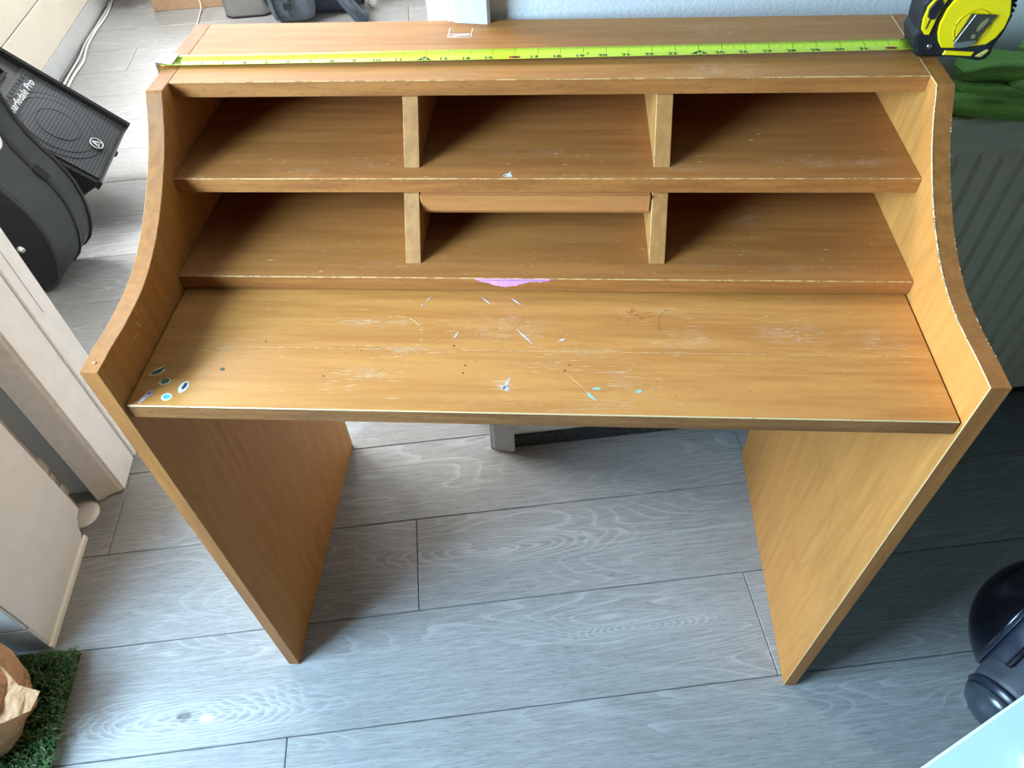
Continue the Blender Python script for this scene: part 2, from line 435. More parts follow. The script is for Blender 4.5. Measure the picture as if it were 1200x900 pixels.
# side profile: smooth concave sweep
prof = [(0, 0)] + curve + [(.4715, .884), (.4715, 0)]
def side(x0, x1, nm, lab=None):
    g = G(); g.prism(prof, 'x', x0, x1, 0.0006, 0, 2)
    # edge band faces get their own grain
    for f in g.bm.faces:
        if f.material_index == 0 and abs(f.normal.x) < 0.5: f.material_index = 1
    o = g.obj(nm, [M_side, M_edgeband, M_chip if x0 > 0 else M_chip2], desk)
    return o
side(-W2, -I, 'side_panel'); side(I, W2, 'side_panel')
def board(name, x0, x1, y0, y1, z0, z1, m, edge=None, worn=M_chip2, ch=0.0009):
    g = G()
    p = [(y0, z0), (y0, z1 - ch), (y0 + ch, z1), (y1, z1), (y1, z0)]
    g.prism(p, 'x', x0, x1)
    for f in g.bm.faces:
        c = f.calc_center_median(); n = f.normal
        if abs(n.x) < .5 and c.y < y0 + ch * 1.01:
            f.material_index = 2 if abs(n.z) > .3 and c.z > z0 + .002 else 1
    return g.obj(name, [m, edge or M_edge, worn], desk)
e = 0.0006
board('top_board', -I + e, I - e, .3219, .4714, .8665, .8840, M_topb)
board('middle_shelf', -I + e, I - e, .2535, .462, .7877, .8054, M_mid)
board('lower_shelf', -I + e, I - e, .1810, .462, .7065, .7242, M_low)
dt = board('desktop', -I + .0022, I - .0022, .0042, .462, .6855, .7039, M_desk, wood('desktop_front_edge', (184, 134, 78), (140, 94, 50), 'x', seed=9.3, fleck=1.0, mott=.2), M_chip)
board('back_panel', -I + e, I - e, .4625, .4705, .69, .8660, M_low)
def divider(x0, x1, y0, y1, yb, z0, z1):
    g = G(); g.prism([(y0, z0), (y1, z1), (yb, z1), (yb, z0)], 'x', x0, x1, .0005, 0, 1)
    return g.obj('divider', [M_div, M_chip2], desk)
divider(-.1490, -.1315, .275, .3195, .461, .8056, .8663); divider(.130, .1478, .275, .3195, .461, .8056, .8663)
divider(-.1485, -.1312, .206, .2515, .461, .7244, .7875); divider(.1288, .1463, .208, .2515, .461, .7244, .7875)
g = G(); g.prism([(.247, .7872), (.247, .768), (.2495, .7635), (.254, .7625), (.262, .7625), (.262, .7872)], 'x', -.1300, .1272, .0008)
g.obj('front_rail', wood('rail_beech', (224, 164, 104), (206, 142, 84), 'x', seed=6.6, fleck=.5), desk)
# joint line across the desktop
g = G(); g.box(-.405, .405, .0885, .0892, .70385, .70398); o = g.obj('scored_line', plain('scored_line', (196, 152, 96), .7, var=.4, scale=200), dt)

# --- stickers and paint marks on the desk
def flat(name, polys, mats, parent, z, dz=0.0002):
    g = G()
    for k, (poly, mi) in enumerate(polys):
        g.prism(poly, 'z', z, z + dz * (1 + .6 * mi), 0, mi)
    return g.obj(name, mats, parent)
def blob(cx, cy, rx, ry, rot=0.0, n=16, jag=0.12, seed=0):
    r = random.Random(seed); out = []
    for i in range(n):
        t = 2 * math.pi * i / n; k = 1 + r.uniform(-jag, jag)
        x, y = rx * k * math.cos(t), ry * k * math.sin(t)
        out.append((cx + x * math.cos(rot) - y * math.sin(rot), cy + x * math.sin(rot) + y * math.cos(rot)))
    return out
P_white = plain('sticker_white', (236, 236, 230), .5); P_cream = plain('sticker_cream', (214, 200, 168), .6)
P_green = plain('sticker_green', (52, 118, 66), .5, var=.3, scale=300); P_dkg = plain('sticker_dark_green', (62, 78, 52), .5, var=.5, scale=400)
P_navy = plain('sticker_navy', (44, 58, 86), .5, var=.4, scale=300); P_cyan = plain('sticker_turquoise', (96, 190, 206), .5, var=.2, scale=300)
P_lilac = plain('sticker_lilac', (196, 176, 180), .6, var=.15, scale=200)
zt = .7039
def sticker(polys, mats, lab):
    o = flat('sticker', polys, mats, dt, zt); o['label'] = lab
sticker([(blob(-.3935, .0515, .0088, .0048, .75, 14, .14, 1), 0), (blob(-.3935, .0515, .0066, .0030, .75, 12, .3, 2), 1), (blob(-.3925, .0525, .0028, .0014, .75, 8, .3, 3), 0)], [P_cream, P_dkg], 'dark green sticker with ragged cream rim')
sticker([(blob(-.380, .0378, .0066, .0048, .3, 12, .2, 4), 0), (blob(-.3805, .0378, .0046, .0032, .3, 12, .12, 5), 1)], [P_cream, P_green], 'small green sticker')
sticker([(blob(-.3583, .0305, .0046, .0082, -.15, 12, .08, 6), 0), (blob(-.3575, .0315, .0026, .0058, -.15, 12, .3, 7), 1)], [P_white, P_navy], 'white sticker with navy centre')
sticker([(blob(-.3712, .0168, .0056, .0050, 0, 18, .03, 8), 0), (blob(-.3712, .0168, .0040, .0034, 0, 18, .06, 9), 1)], [P_white, P_cyan], 'round turquoise sticker')
sticker([([(-.3985, .0085), (-.3955, .0075), (-.392, .014), (-.3875, .0205), (-.3895, .0265), (-.3935, .0245), (-.3965, .016)], 0), (blob(-.391, .021, .002, .0012, .4, 8, .2, 10), 1)], [P_lilac, P_navy], 'torn lilac sticker')
flat('paint_spot', [(blob(-.325, .056, .0026, .0022, 0, 9, .25, 11), 0)], [P_dkg], dt, zt)
P_pink = plain('pink_paint', (226, 160, 208), .5, var=.08, scale=120)
g = G(); r = random.Random(5)
top = [(-.067, .7195)]
n = 36
pu = []; pl = []
for i in range(n + 1):
    x = -.067 + .087 * i / n; k = math.sin(math.pi * min(1, max(0, i / n))) ** .4
    pu.append((x, .7236 - (0 if i not in (0, n) else .002)))
    d = .0030 + .0085 * math.exp(-((x + .034) / .022) ** 2) + r.uniform(-.0009, .0009) + (.001 if x > 0 else 0)
    pl.append((x, .7232 - d * (k if k > .2 else .3)))
g.prism(pu + pl[::-1], 'y', .18055, .18095)
lo = bpy.data.objects.get('lower_shelf')
g.obj('paint_patch', P_pink, lo)['label'] = 'smear of pink paint'
ms = bpy.data.objects.get('middle_shelf')
o = flat('sticker', [([(-.0365, .2592), (-.034, .2625), (-.0305, .263), (-.029, .2675), (-.0275, .2655), (-.0285, .262), (-.0265, .2605), (-.0255, .257), (-.030, .2565), (-.033, .2575)], 0), (blob(-.034, .2595, .0013, .0009, 0, 8, .1, 3), 1)], [plain('sticker_paper', (206, 214, 216), .5, var=.15, scale=300), P_navy], ms, .8054); o['label'] = 'torn white sticker remnant'
# peeled tape mark on top board: outline with strips
tb = bpy.data.objects.get('top_board')
g = G()
for x0, x1, y0, y1 in ((-.109, -.081, .4335, .4345), (-.108, -.082, .4255, .4262), (-.109, -.108, .426, .451), (-.0815, -.0808, .426, .45)):
    g.box(x0, x1, y0, y1, .8840, .8842)
g.prism([(-.107, .427), (-.096, .4325), (-.084, .4332), (-.0835, .4305), (-.097, .4295), (-.103, .4262)], 'z', .8840, .8843)
g.obj('tape_residue', plain('tape_residue', (238, 236, 230), .5), tb)
# many fine scratches
P_scr = plain('bare_scratch', (214, 186, 146), .7); P_bl = plain('blue_chalk_mark', (190, 196, 214), .7); P_red = plain('red_ink', (176, 78, 44), .6)
P_drk = plain('dark_scratch', (96, 66, 36), .7); P_teal = plain('teal_paint', (140, 190, 176), .6)
r = random.Random(11)
def stroke(g, x0, y0, x1, y1, w, mi=0, z=zt):
    d = Vector((x1 - x0, y1 - y0)); l = max(d.length, 1e-6); nrm = Vector((-d.y, d.x)) / l * w
    m = (x0 + x1) / 2, (y0 + y1) / 2
    g.prism([(x0, y0), (m[0] - nrm.x, m[1] - nrm.y), (x1, y1), (m[0] + nrm.x, m[1] + nrm.y)], 'z', z, z + .00012, 0, mi)
g = G()
for (x, y, rx, ry, st) in wear_d:
    for i in range(int(16 * st + 3)):
        t = r.gauss(0, .5), r.gauss(0, .5)
        px, py = x + t[0] * rx, y + t[1] * ry; ln = r.uniform(.001, .009)
        if abs(px) > .4 or py < .008 or py > .175: continue
        stroke(g, px - ln, py + r.uniform(-.0003, .0003), px + ln, py, r.uniform(.00008, .0003))
for i in range(70):     # ring left by a glass
    t = r.uniform(-1.9, 1.9); px, py = -.150 + .030 * math.cos(t), .108 + .031 * math.sin(t)
    stroke(g, px - r.uniform(.0005, .003), py, px + r.uniform(.0005, .003), py + r.uniform(-.0004, .0004), .0002)
for i in range(90):
    px, py = r.uniform(-.39, .39), r.uniform(.01, .175); ln = r.uniform(.0006, .003)
    stroke(g, px - ln, py, px + ln, py + r.uniform(-.0004, .0004), r.uniform(.00008, .0002))
for i in range(60):     # score along the joint
    px = r.uniform(-.36, .3); stroke(g, px - .006, .0889, px + .006, .0889 + r.uniform(-.0004, .0004), .0002)
for i in range(7):
    ang = r.uniform(-.2, .2); stroke(g, .02 + i * .012, .003 + .0055 + i * .0006, .035 + i * .012, .010 + i * .001, .0002)
stroke(g, .036, .059, .058, .034, .0003)
o = g.obj('scratch_marks', [P_scr], dt); o['kind'] = 'stuff'
g = G()
stroke(g, -.018, .122, .001, .099, .0010); stroke(g, -.085, .105, -.080, .117, .0010); stroke(g, -.122, .164, -.118, .172, .0008)
stroke(g, -.127, .155, -.125, .161, .0008); stroke(g, -.060, .172, -.048, .160, .0008); stroke(g, -.027, .172, -.014, .159, .0010); stroke(g, .028, .104, .036, .108, .0014)
stroke(g, -.020, .052, -.027, .034, .0016); stroke(g, -.032, .040, -.019, .036, .0016); stroke(g, -.028, .037, -.02, .033, .0012)
g.obj('chalk_marks', [P_bl], dt)['kind'] = 'stuff'
g = G()
for i in range(26):
    px, py = .115 + r.gauss(0, .010), .147 + r.gauss(0, .006); a = r.uniform(-.6, .2); ln = r.uniform(.001, .004)
    stroke(g, px - ln, py - ln * a, px + ln, py + ln * a, .00035)
g.obj('red_ink_marks', [P_red], dt)['kind'] = 'stuff'
g = G()
pts = [(.1365, .118), (.1362, .128), (.1365, .138), (.139, .146), (.1465, .155)]
for p, q in zip(pts, pts[1:]): stroke(g, p[0], p[1], q[0], q[1], .0003)
for i in range(34):
    px, py = r.uniform(-.33, .3), r.uniform(.012, .172); a = r.uniform(0, 3.1); ln = r.uniform(.0005, .0018)
    stroke(g, px, py, px + ln * math.cos(a) * 2, py + ln * math.sin(a) * 2, .0003)
for px, py in ((-.083, .095), (-.0695, .0565), (-.0685, .067), (-.29, .098), (-.215, .049), (.035, .062), (.04, .07)):
    g.prism(blob(px, py, .0012, .0012, 0, 7, .3), 'z', zt, zt + .0001)
g.obj('dark_scratches', [P_drk], dt)['kind'] = 'stuff'
g = G(); g.prism([(.058, .034), (.062, .030), (.068, .022), (.063, .0245), (.0585, .029)], 'z', zt, zt + .00014)
g.prism(blob(.110, .036, .0038, .0022, .2, 10, .3, 4), 'z', zt, zt + .00014); g.prism(blob(.068, .038, .004, .0014, 0, 8, .3, 5), 'z', zt, zt + .00014)
g.obj('teal_paint_spots', [P_teal], dt)['kind'] = 'stuff'
# scratches on shelves and panels
g = G()
for i in range(60):
    px, py = r.uniform(-.4, .4), r.uniform(.256, .30); ln = r.uniform(.0006, .003); stroke(g, px - ln, py, px + ln, py, .00018, 0, .8054)
for px, py, ln in ((.255, .343, .003), (.245, .33, .003), (.022, .303, .003), (.39, .31, .001)): stroke(g, px - ln, py, px + ln, py + .0006, .0006, 0, .8054)
o = g.obj('scratch_marks', [P_scr], ms); o['kind'] = 'stuff'
g = G()
for i in range(60):
    px, py = r.uniform(-.4, .4), r.uniform(.185, .25); ln = r.uniform(.0006, .003); stroke(g, px - ln, py, px + ln, py, .00018, 0, .7242)
for px, py, ln in ((-.31, .21, .004), (.25, .255, .002), (.33, .235, .002), (-.245, .19, .003)): stroke(g, px - ln, py, px + ln, py + .0006, .0006, 0, .7242)
o = g.obj('scratch_marks', [P_scr], lo); o['kind'] = 'stuff'
# irregular cream chips on the right-hand inner edge and specks on the left panel
g = G()
def on_edge(k, x):
    i = min(int(k), len(curve) - 2); f = k - i; return Vector((x, curve[i][0] * (1 - f) + curve[i + 1][0] * f, curve[i][1] * (1 - f) + curve[i + 1][1] * f))
for i in range(150):
    k = r.uniform(2.5, 11.5) if i < 120 else r.uniform(1, 18); p = on_edge(k, I - .0001); s_ = r.uniform(.0005, .0018)
    g.box(p.x - .0001, p.x + .0007 * r.random() + .0002, p.y - s_, p.y + s_, p.z - .0010 * r.random() - .0003, p.z + .00015)
for i in range(26):
    k = r.uniform(1, 16); p = on_edge(k, W2 - .0004); g.box(p.x - .0006, p.x + .0002, p.y - .0008, p.y + .0008, p.z - .0004, p.z + .0001)
g.obj('chipped_edge', plain('chipped_cream', (226, 206, 168), .7), desk)
g = G()
for y, z, ry, rz in ((.083, .742, .0012, .006), (.09, .752, .001, .004), (.075, .735, .0009, .003), (.068, .738, .0025, .0008), (.098, .748, .001, .0015), (.25, .79, .0018, .0008)):
    pl_ = blob(y, z, ry, rz, .3, 9, .2, int(y * 999)); g.prism(pl_, 'x', -I - .0001, -I + .00015)
g.obj('paint_specks', plain('cream_specks', (214, 176, 130), .7), desk)['kind'] = 'stuff'
g = G(); g.lathe([(.0004, 0), (.0011, .0001), (.0018, .0003), (.0016, .0001)], 8, Matrix.Translation((-.4195, .012, .7594))); g.obj('nail_hole', plain('nail_hole', (186, 140, 110), .7), desk)

# ------------------------------------------------------------------ tape measure (one thing: case and blade)
tm = empty('tape_measure', 'yellow and black tape measure with its lime blade stretched across the desk top', 'tape measure', (.43, .38, .884))
def tpart(g, name, m, par=None, smooth=False):
    o = g.obj(name, m, par or tm, smooth)
    if not par: o.matrix_parent_inverse = Matrix.Translation((-.43, -.38, -.884))
    return o
R_blk = plain('black_rubber', (28, 30, 34), .45, var=.2, scale=60); R_yel = plain('yellow_plastic', (250, 218, 0), .32); R_yel2 = plain('yellow_plastic_recess', (226, 190, 0), .35)
R_met = plain('brushed_steel', (120, 112, 102), .35, 1.0); R_lite = plain('bright_steel', (190, 190, 186), .3, 1.0)
case = [(.4085, .8846), (.4035, .8890), (.3965, .9075), (.3985, .9140), (.3970, .924), (.396, .939), (.402, .954), (.415, .966), (.435, .9715), (.455, .9695), (.472, .960), (.4835, .943), (.4885, .926), (.4878, .9125), (.4850, .9015), (.4835, .896), (.4842, .888), (.4805, .8815), (.4735, .8795), (.4625, .8815), (.445, .8846)]
g = G(); g.prism(case, 'y', .3600, .4000, .004, 0, None, 2); tpart(g, 'case_shell', R_blk)
# grip ribs along the right-hand back
g = G()
for k in range(11):
    t = k / 10; x = .4885 - .0008 * (t - .4) ** 2 * 10; z = .905 + .05 * t; x = .4865 + .0022 * math.sin(math.pi * t) - (.006 * max(0, t - .6) / .4)
    g.box(x - .001, x + .0016, .365, .395, z - .0014, z + .0014, .0006)
o = tpart(g, 'grip_ribs', R_blk)
face = [(.4168, .921), (.4185, .912), (.4225, .903), (.4280, .8965), (.4365, .8962), (.4448, .8962), (.458, .8975), (.4725, .8995), (.4795, .9065), (.4835, .917), (.4835, .930), (.478, .945), (.467, .9565), (.452, .9625), (.436, .9595), (.4245, .949), (.4185, .936)]
g = G(); g.prism(face, 'y', .3572, .3602, .0012, 0, None, 2); fp = tpart(g, 'face_plate', R_yel)
g = G()
ring = []
for k in range(33):
    t = 2 * math.pi * k / 32; ring.append(Vector((.4505 + .0175 * math.cos(t), .3571, .9180 + .0175 * math.sin(t))))
g.tube(ring, .0007, 5, False); tpart(g, 'raised_ring', R_yel2)
lp = [(.4005, .9160), (.4055, .9105), (.4105, .9100), (.4115, .922), (.4128, .936), (.4165, .948), (.4245, .9605), (.415, .9585), (.405, .949), (.3990, .939), (.3985, .926)]
g = G(); g.prism(lp, 'y', .3575, .3602, .0009, 0, None, 2); tpart(g, 'front_plate', R_yel)
g = G(); g.prism([(.4015, .9290), (.4005, .9365), (.4040, .9445), (.4085, .9470), (.4130, .9405), (.4105, .9330), (.4092, .9265), (.4055, .9262)], 'y', .3555, .3602, .001, 0, None, 2); tpart(g, 'lock_button', R_blk)
g = G(); g.prism([(.4040, .9165), (.4050, .9165), (.4060, .926), (.4045, .926)], 'y', .3570, .3578); tpart(g, 'slot', R_blk)
g = G(); g.prism([(.4325, .8885), (.4340, .8930), (.4640, .8910), (.4625, .8868)], 'y', .3580, .3604, .0006); tpart(g, 'yellow_bar', R_yel)
g = G(); g.prism([(.4670, .8862), (.4735, .8855), (.4790, .8925), (.4765, .8935), (.4710, .8895)], 'y', .3585, .3603, .0004); tpart(g, 'lanyard_hole', plain('lanyard_gold', (196, 178, 96), .5))
g = G()
cl = [(.4475, .9320), (.4685, .9310), (.4590, .9060), (.4375, .9030)]
g.prism(cl, 'y', .3545, .3556, .0003)
g.prism([(.4440, .9320), (.4475, .9320), (.4375, .9030), (.4370, .9040)], 'y', .3548, .3570)
clip = tpart(g, 'belt_clip', R_met)
g = G(); g.prism([(.4375, .9032), (.4590, .9060), (.4580, .9015), (.4520, .8985), (.4430, .8975), (.4375, .8995)], 'y', .3540, .3552, .0003); tpart(g, 'clip_lip', R_lite)
g = G(); g.prism(blob(.4585, .9215, .0022, .0075, -.45, 14, 0), 'y', .3538, .3546); g.prism(blob(.4540, .9095, .0020, .0024, 0, 10, 0), 'y', .3538, .3546); tpart(g, 'clip_slot', plain('clip_slot', (176, 160, 110), .4, .6))
g = G(); g.lathe([(.0026, 0), (.0026, .0014), (.0016, .0016)], 12, Matrix.Translation((.4160, .3600, .8975)) @ Matrix.Rotation(math.pi / 2, 4, 'X')); tpart(g, 'screw', R_lite)
# blade: cupped strip, mouth on the left of the case, hook over the left panel
M_blade = plain('lime_blade', (204, 226, 52), .35)
g = G()
x0b, x1b = -.4325, .4055; N = 60; prev = None; q = 6
def bz(x): t = (x - x0b) / (x1b - x0b); return .8846 + .0075 * t ** 1.5
def by(x): t = (x - x0b) / (x1b - x0b); return .3690 + .0035 * t
HWB = .0125
for i in range(N + 1):
    x = x0b + (x1b - x0b) * i / N; rowv = []
    for j in range(q + 1):
        s_ = -1 + 2 * j / q; rowv.append(g.bm.verts.new((x, by(x) + HWB * s_, bz(x) + .0026 * s_ * s_)))
    if prev:
        for j in range(q): g.bm.faces.new((prev[j], rowv[j], rowv[j + 1], prev[j + 1]))
    prev = rowv
blade = tpart(g, 'blade', M_blade, smooth=True)
md = blade.modifiers.new('thickness', 'SOLIDIFY'); md.thickness = .0002; md.offset = -1
P_ink = plain('black_print', (22, 24, 18), .7); P_rink = plain('red_print', (190, 40, 30), .6)
def bp(x, s_, lift=.0003): return Vector((x, by(x) + HWB * s_, bz(x) + .0026 * s_ * s_ + lift))
def bquad(g, xa, xb, s0, s1):
    a = [bp(xa, s0), bp(xb, s0), bp(xb, s1), bp(xa, s1)]
    if s1 - s0 > .6:
        m = [bp(xa, (s0 + s1) / 2), bp(xb, (s0 + s1) / 2)]; g.face([a[0], a[1], m[1], m[0]]); g.face([m[0], m[1], a[2], a[3]])
    else: g.face(a)
g = G(); u = .0254 / 8; k = 1
while x0b + k * u / 2 < x1b:
    x = x0b + k * u / 2; full = k % 16 == 0
    ln = .9 if full else (.62 if k % 8 == 0 else (.48 if k % 4 == 0 else (.38 if k % 2 == 0 else .26)))
    wd = .00012 if not full else .0002
    if full: bquad(g, x - wd, x + wd, -.95, -.3); bquad(g, x - wd, x + wd, .2, .98)
    else: bquad(g, x - wd, x + wd, 1 - ln, .98)
    if k % 2 == 0 and not full: bquad(g, x - wd, x + wd, -.98, -1 + ln * .35)
    k += 1
tk = tpart(g, 'tick_marks', P_ink); tk['kind'] = 'stuff'
inv = Matrix.Translation((-.43, -.38, -.884))
for n_ in range(1, 34):
    x = x0b + n_ * .0254
    if x > x1b - .003: continue
    if n_ % 12 == 0:
        g = G(); c = bp(x, -.55, .0004)
        g.face([c + Vector((-.011, -.0028, 0)), c + Vector((.011, -.0028, 0)), c + Vector((0, .0068, .0002))])
        g.face([c + Vector((-.011, -.0028, 0)), c + Vector((0, -.0046, 0)), c + Vector((.011, -.0028, 0))])
        tpart(g, 'foot_marker', P_ink)
        o = text_mesh('number', str(n_), .0062, frame(bp(x, -.58, .0009), (1, 0, 0), (0, 1, 0), (0, 0, 1)), plain('lime_print', (214, 230, 80), .6), tm, .00005, bold=.00015)
    elif n_ % 16 == 0:
        g = G(); c = bp(x, -.55, .0004); g.face([c + Vector(p) for p in ((-.0062, -.0040, 0), (.0062, -.0040, 0), (.0062, .0034, 0), (-.0062, .0034, 0))]); tpart(g, 'number_plate', P_rink)
        o = text_mesh('number', str(n_), .0072, frame(bp(x, -.56, .0009), (1, 0, 0), (0, 1, 0), (0, 0, 1)), P_ink, tm, .00005, bold=.00015)
    else:
        o = text_mesh('number', str(n_), .0092, frame(bp(x - .004, -.58, .0006), (1, 0, 0), (0, 1, 0), (0, 0, 1)), P_ink, tm, .00005, bold=.0002, sx=1.1)
    o.matrix_parent_inverse = inv
g = G()
for n_ in range(1, 3):
    x = x0b + n_ * .0254 * 19.2
    if x < x1b: c = bp(x, .1, .0004); g.face([c + Vector(p) for p in ((-.0014, 0, 0), (0, -.0014, 0), (.0014, 0, 0), (0, .0014, 0))])
tpart(g, 'stud_marker', P_ink)
g = G(); g.prism([(-.4375, .8905), (-.4180, .8878), (-.4180, .8872), (-.4365, .8895), (-.4372, .8760), (-.4380, .8760)], 'y', .3570, .3800)
g.prism([(-.4375, .3560), (-.4180, .3600), (-.4180, .3815), (-.430, .384), (-.4375, .378)], 'z', .8880, .8886)
tpart(g, 'end_hook', plain('steel_hook', (200, 200, 196), .35, .8))

# ------------------------------------------------------------------ radiator with cloth
rad = empty('radiator', 'white ribbed panel radiator on the wall right of the desk', 'radiator', rf(.54, .40, .14), TH)
M_rad = plain('radiator_enamel', (226, 216, 188), .4, var=.02, scale=12)
def rpart(g, name, m): return g.obj(name, m, rad)
RL, RH = 1.25, .60
g = G(); pts = []; xx = .035; pitch = .0333
pts = [(0, -.012), (.03, -.012)]
while xx < RL - .04:
    pts += [(xx, -.012), (xx + .004, -.019), (xx + .020, -.019), (xx + .024, -.012)]; xx += pitch
pts += [(RL, -.012)]
# ribs fade into flat rims at top and bottom
zs = [(.0, 0), (.035, 0), (.047, 1), (RH - .062, 1), (RH - .050, 0), (RH - .012, 0)]
grid = [[g.bm.verts.new((p[0], -.012 + (p[1] + .012) * f + 0.0, z)) for p in pts] for z, f in zs]
for i in range(len(grid) - 1):
    for j in range(len(pts) - 1): g.bm.faces.new((grid[i][j], grid[i][j + 1], grid[i + 1][j + 1], grid[i + 1][j]))
rpart(g, 'front_panel', M_rad)
g = G(); g.box(0, RL, -.0115, .002, 0.0, RH - .012); g.box(0, RL, .045, .058, 0.0, RH - .012); rpart(g, 'water_panel', M_rad)
g = G(); g.prism([(-.014, RH - .022), (-.016, RH - .006), (-.010, RH), (.000, RH), (.000, RH - .004), (-.008, RH - .006), (-.010, RH - .022)], 'x', -.004, RL + .004)
g.prism([(.050, RH), (.060, RH), (.060, RH - .02), (.050, RH - .02)], 'x', -.004, RL + .004); rpart(g, 'top_rim', M_rad)
g = G()
k = .012
while k < RL: g.box(k, k + .006, .001, .049, RH - .006, RH - .003); k += .017
o = rpart(g, 'top_grille', M_rad)
g = G(); g.box(-.005, -.001, -.014, .06, .004, RH - .002, .001); rpart(g, 'side_cover', M_rad)
for x in (.2, RL - .2):
    g = G(); g.box(x, x + .03, .0585, .0840, .08, .5); rpart(g, 'wall_bracket', M_rad)

# green corduroy cloth heaped on the radiator
def cloth_mat():
    t = NT('green_ribbed_cotton'); co = t.coord('UV')
    wv = t.n('ShaderNodeTexWave'); wv.wave_type = 'BANDS'; wv.bands_direction = 'X'; wv.inputs['Scale'].default_value = 26; wv.inputs['Distortion'].default_value = .4
    t.l(co, wv.inputs['Vector'])
    f = wv.outputs['Fac']; t.set('Base Color', t.mix(f, srgb(108, 158, 62), srgb(160, 210, 96))); t.set('Roughness', .9); t.set('Sheen Weight', .2)
    t.bump(f, .5, .002); return t.m
M_cloth = cloth_mat()
tw = empty('green_cloth', 'crumpled green ribbed towel lying on the radiator', 'towel', rf(.62, .40, .741), TH)
def fold(name, path, wid, hgt, seed, nseg=40, nr=22):
    """a soft rolled fold: flattened tube with a drawn-in lip, along a path (a,b,z offsets)"""
    rr = random.Random(seed); bm = bmesh.new(); uvl = bm.loops.layers.uv.new('UVMap'); rings = []
    P = [Vector(p) for p in path]
    for i in range(nseg + 1):
        t = i / nseg * (len(P) - 1); k = min(int(t), len(P) - 2); f = t - k
        p0, p1, p2, p3 = P[max(k - 1, 0)], P[k], P[k + 1], P[min(k + 2, len(P) - 1)]
        c = 0.5 * ((2 * p1) + (p2 - p0) * f + (2 * p0 - 5 * p1 + 4 * p2 - p3) * f * f + (3 * p1 - p0 - 3 * p2 + p3) * f ** 3)
        w_ = wid[0] * (1 - i / nseg) + wid[1] * i / nseg; h_ = hgt[0] * (1 - i / nseg) + hgt[1] * i / nseg
        tp = min(1.0, .25 + (i / nseg) * 9.0) ** .6; w_ *= tp; h_ *= tp
        ring = []
        for j in range(nr):
            a = 2 * math.pi * j / nr
            n1 = noise.noise(Vector((c.x * 14 + seed, a * .9, seed))) * .55 + noise.noise(Vector((c.x * 40, a * 2.2, seed * 2))) * .12
            y = math.cos(a) * w_ * (1 + n1); z = math.sin(a) * h_ * (1 + n1 * .8) + .25 * h_ * math.cos(a * 2)
            ring.append(bm.verts.new((c.x, c.y + y, c.z + z)))
        rings.append(ring)
    for i in range(nseg):
        for j in range(nr):
            f = bm.faces.new((rings[i][j], rings[i][(j + 1) % nr], rings[i + 1][(j + 1) % nr], rings[i + 1][j])); f.smooth = True
            for lp_, (uu, vv) in zip(f.loops, ((i, j), (i, j + 1), (i + 1, j + 1), (i + 1, j))): lp_[uvl].uv = (vv / nr * w_ * 16 + .2 * uu / nseg, uu / nseg)
    bm.faces.new(rings[0]); bm.faces.new(rings[-1][::-1])
    me = bpy.data.meshes.new(name); bm.to_mesh(me); bm.free(); me.materials.append(M_cloth)
    o = bpy.data.objects.new(name, me); COL.objects.link(o); o.parent = tw; return o
fold('fold', [(-.01, .005, .018), (.05, .0, .016), (.12, -.020, .006), (.20, -.045, -.012), (.30, -.05, -.02)], (.022, .034), (.013, .018), 1)
fold('fold', [(.0, .015, .028), (.06, .01, .026), (.14, .0, .022), (.22, -.008, .018), (.32, -.01, .015)], (.020, .03), (.014, .018), 2)
fold('fold', [(.002, .03, .048), (.05, .028, .052), (.11, .022, .045), (.18, .018, .040), (.28, .01, .04)], (.024, .03), (.012, .020), 3)
fold('fold', [(.06, .0, .036), (.10, -.004, .040), (.14, -.006, .044), (.19, .0, .052), (.26, .02, .055)], (.015, .032), (.008, .02), 4)
fold('fold', [(.09, .045, .060), (.14, .045, .068), (.20, .04, .078), (.28, .04, .085)], (.010, .028), (.008, .020), 5)

# ------------------------------------------------------------------ left: cupboard side, pipe
cab = empty('white_cabinet', 'tall white cabinet cut off at the left, before the doorway frame', 'cabinet', rf(-.86, .28), TH)
M_cab = plain('cabinet_white', (214, 217, 217), .5, var=.03, scale=25, bump=.05)
def cpart(g, name, m): o = g.obj(name, m, cab); o.matrix_parent_inverse = Matrix.Translation((.86, -.28, 0)); return o
ang = [(-.03 + .0, 0)]
notch = [(.155, .012), (.362, .012), (.372, .020), (.378, .034), (.386, .044), (.396, .048), (.409, .050), (.409, 1.25), (.155, 1.25)]
g = G(); g.prism(notch, 'x', -.868, -.850, .0008); cpart(g, 'side_panel', M_cab)
g = G(); g.prism([(-.850, .0005), (-.8455, .0005), (-.8455, .010), (-.8490, .014), (-.850, .014)], 'y', .149, .372); cpart(g, 'bottom_strip', plain('strip_white', (226, 228, 222), .4))
M_cabf = plain('cabinet_front', (196, 204, 206), .4)
g = G(); g.box(-1.30, -.852, .1495, .1545, .085, 1.25, .001); cpart(g, 'cabinet_door', M_cabf)
g = G(); g.box(-1.30, -.8505, .1500, .1560, .0005, .080, .001); cpart(g, 'plinth', M_cabf)
g = G(); g.box(-1.30, -.8685, .156, .405, .012, 1.24); cpart(g, 'carcass', M_cab)
g = G(); g.box(-1.31, -.845, .146, .411, 1.251, 1.272, .002); cpart(g, 'top_panel', M_cab)

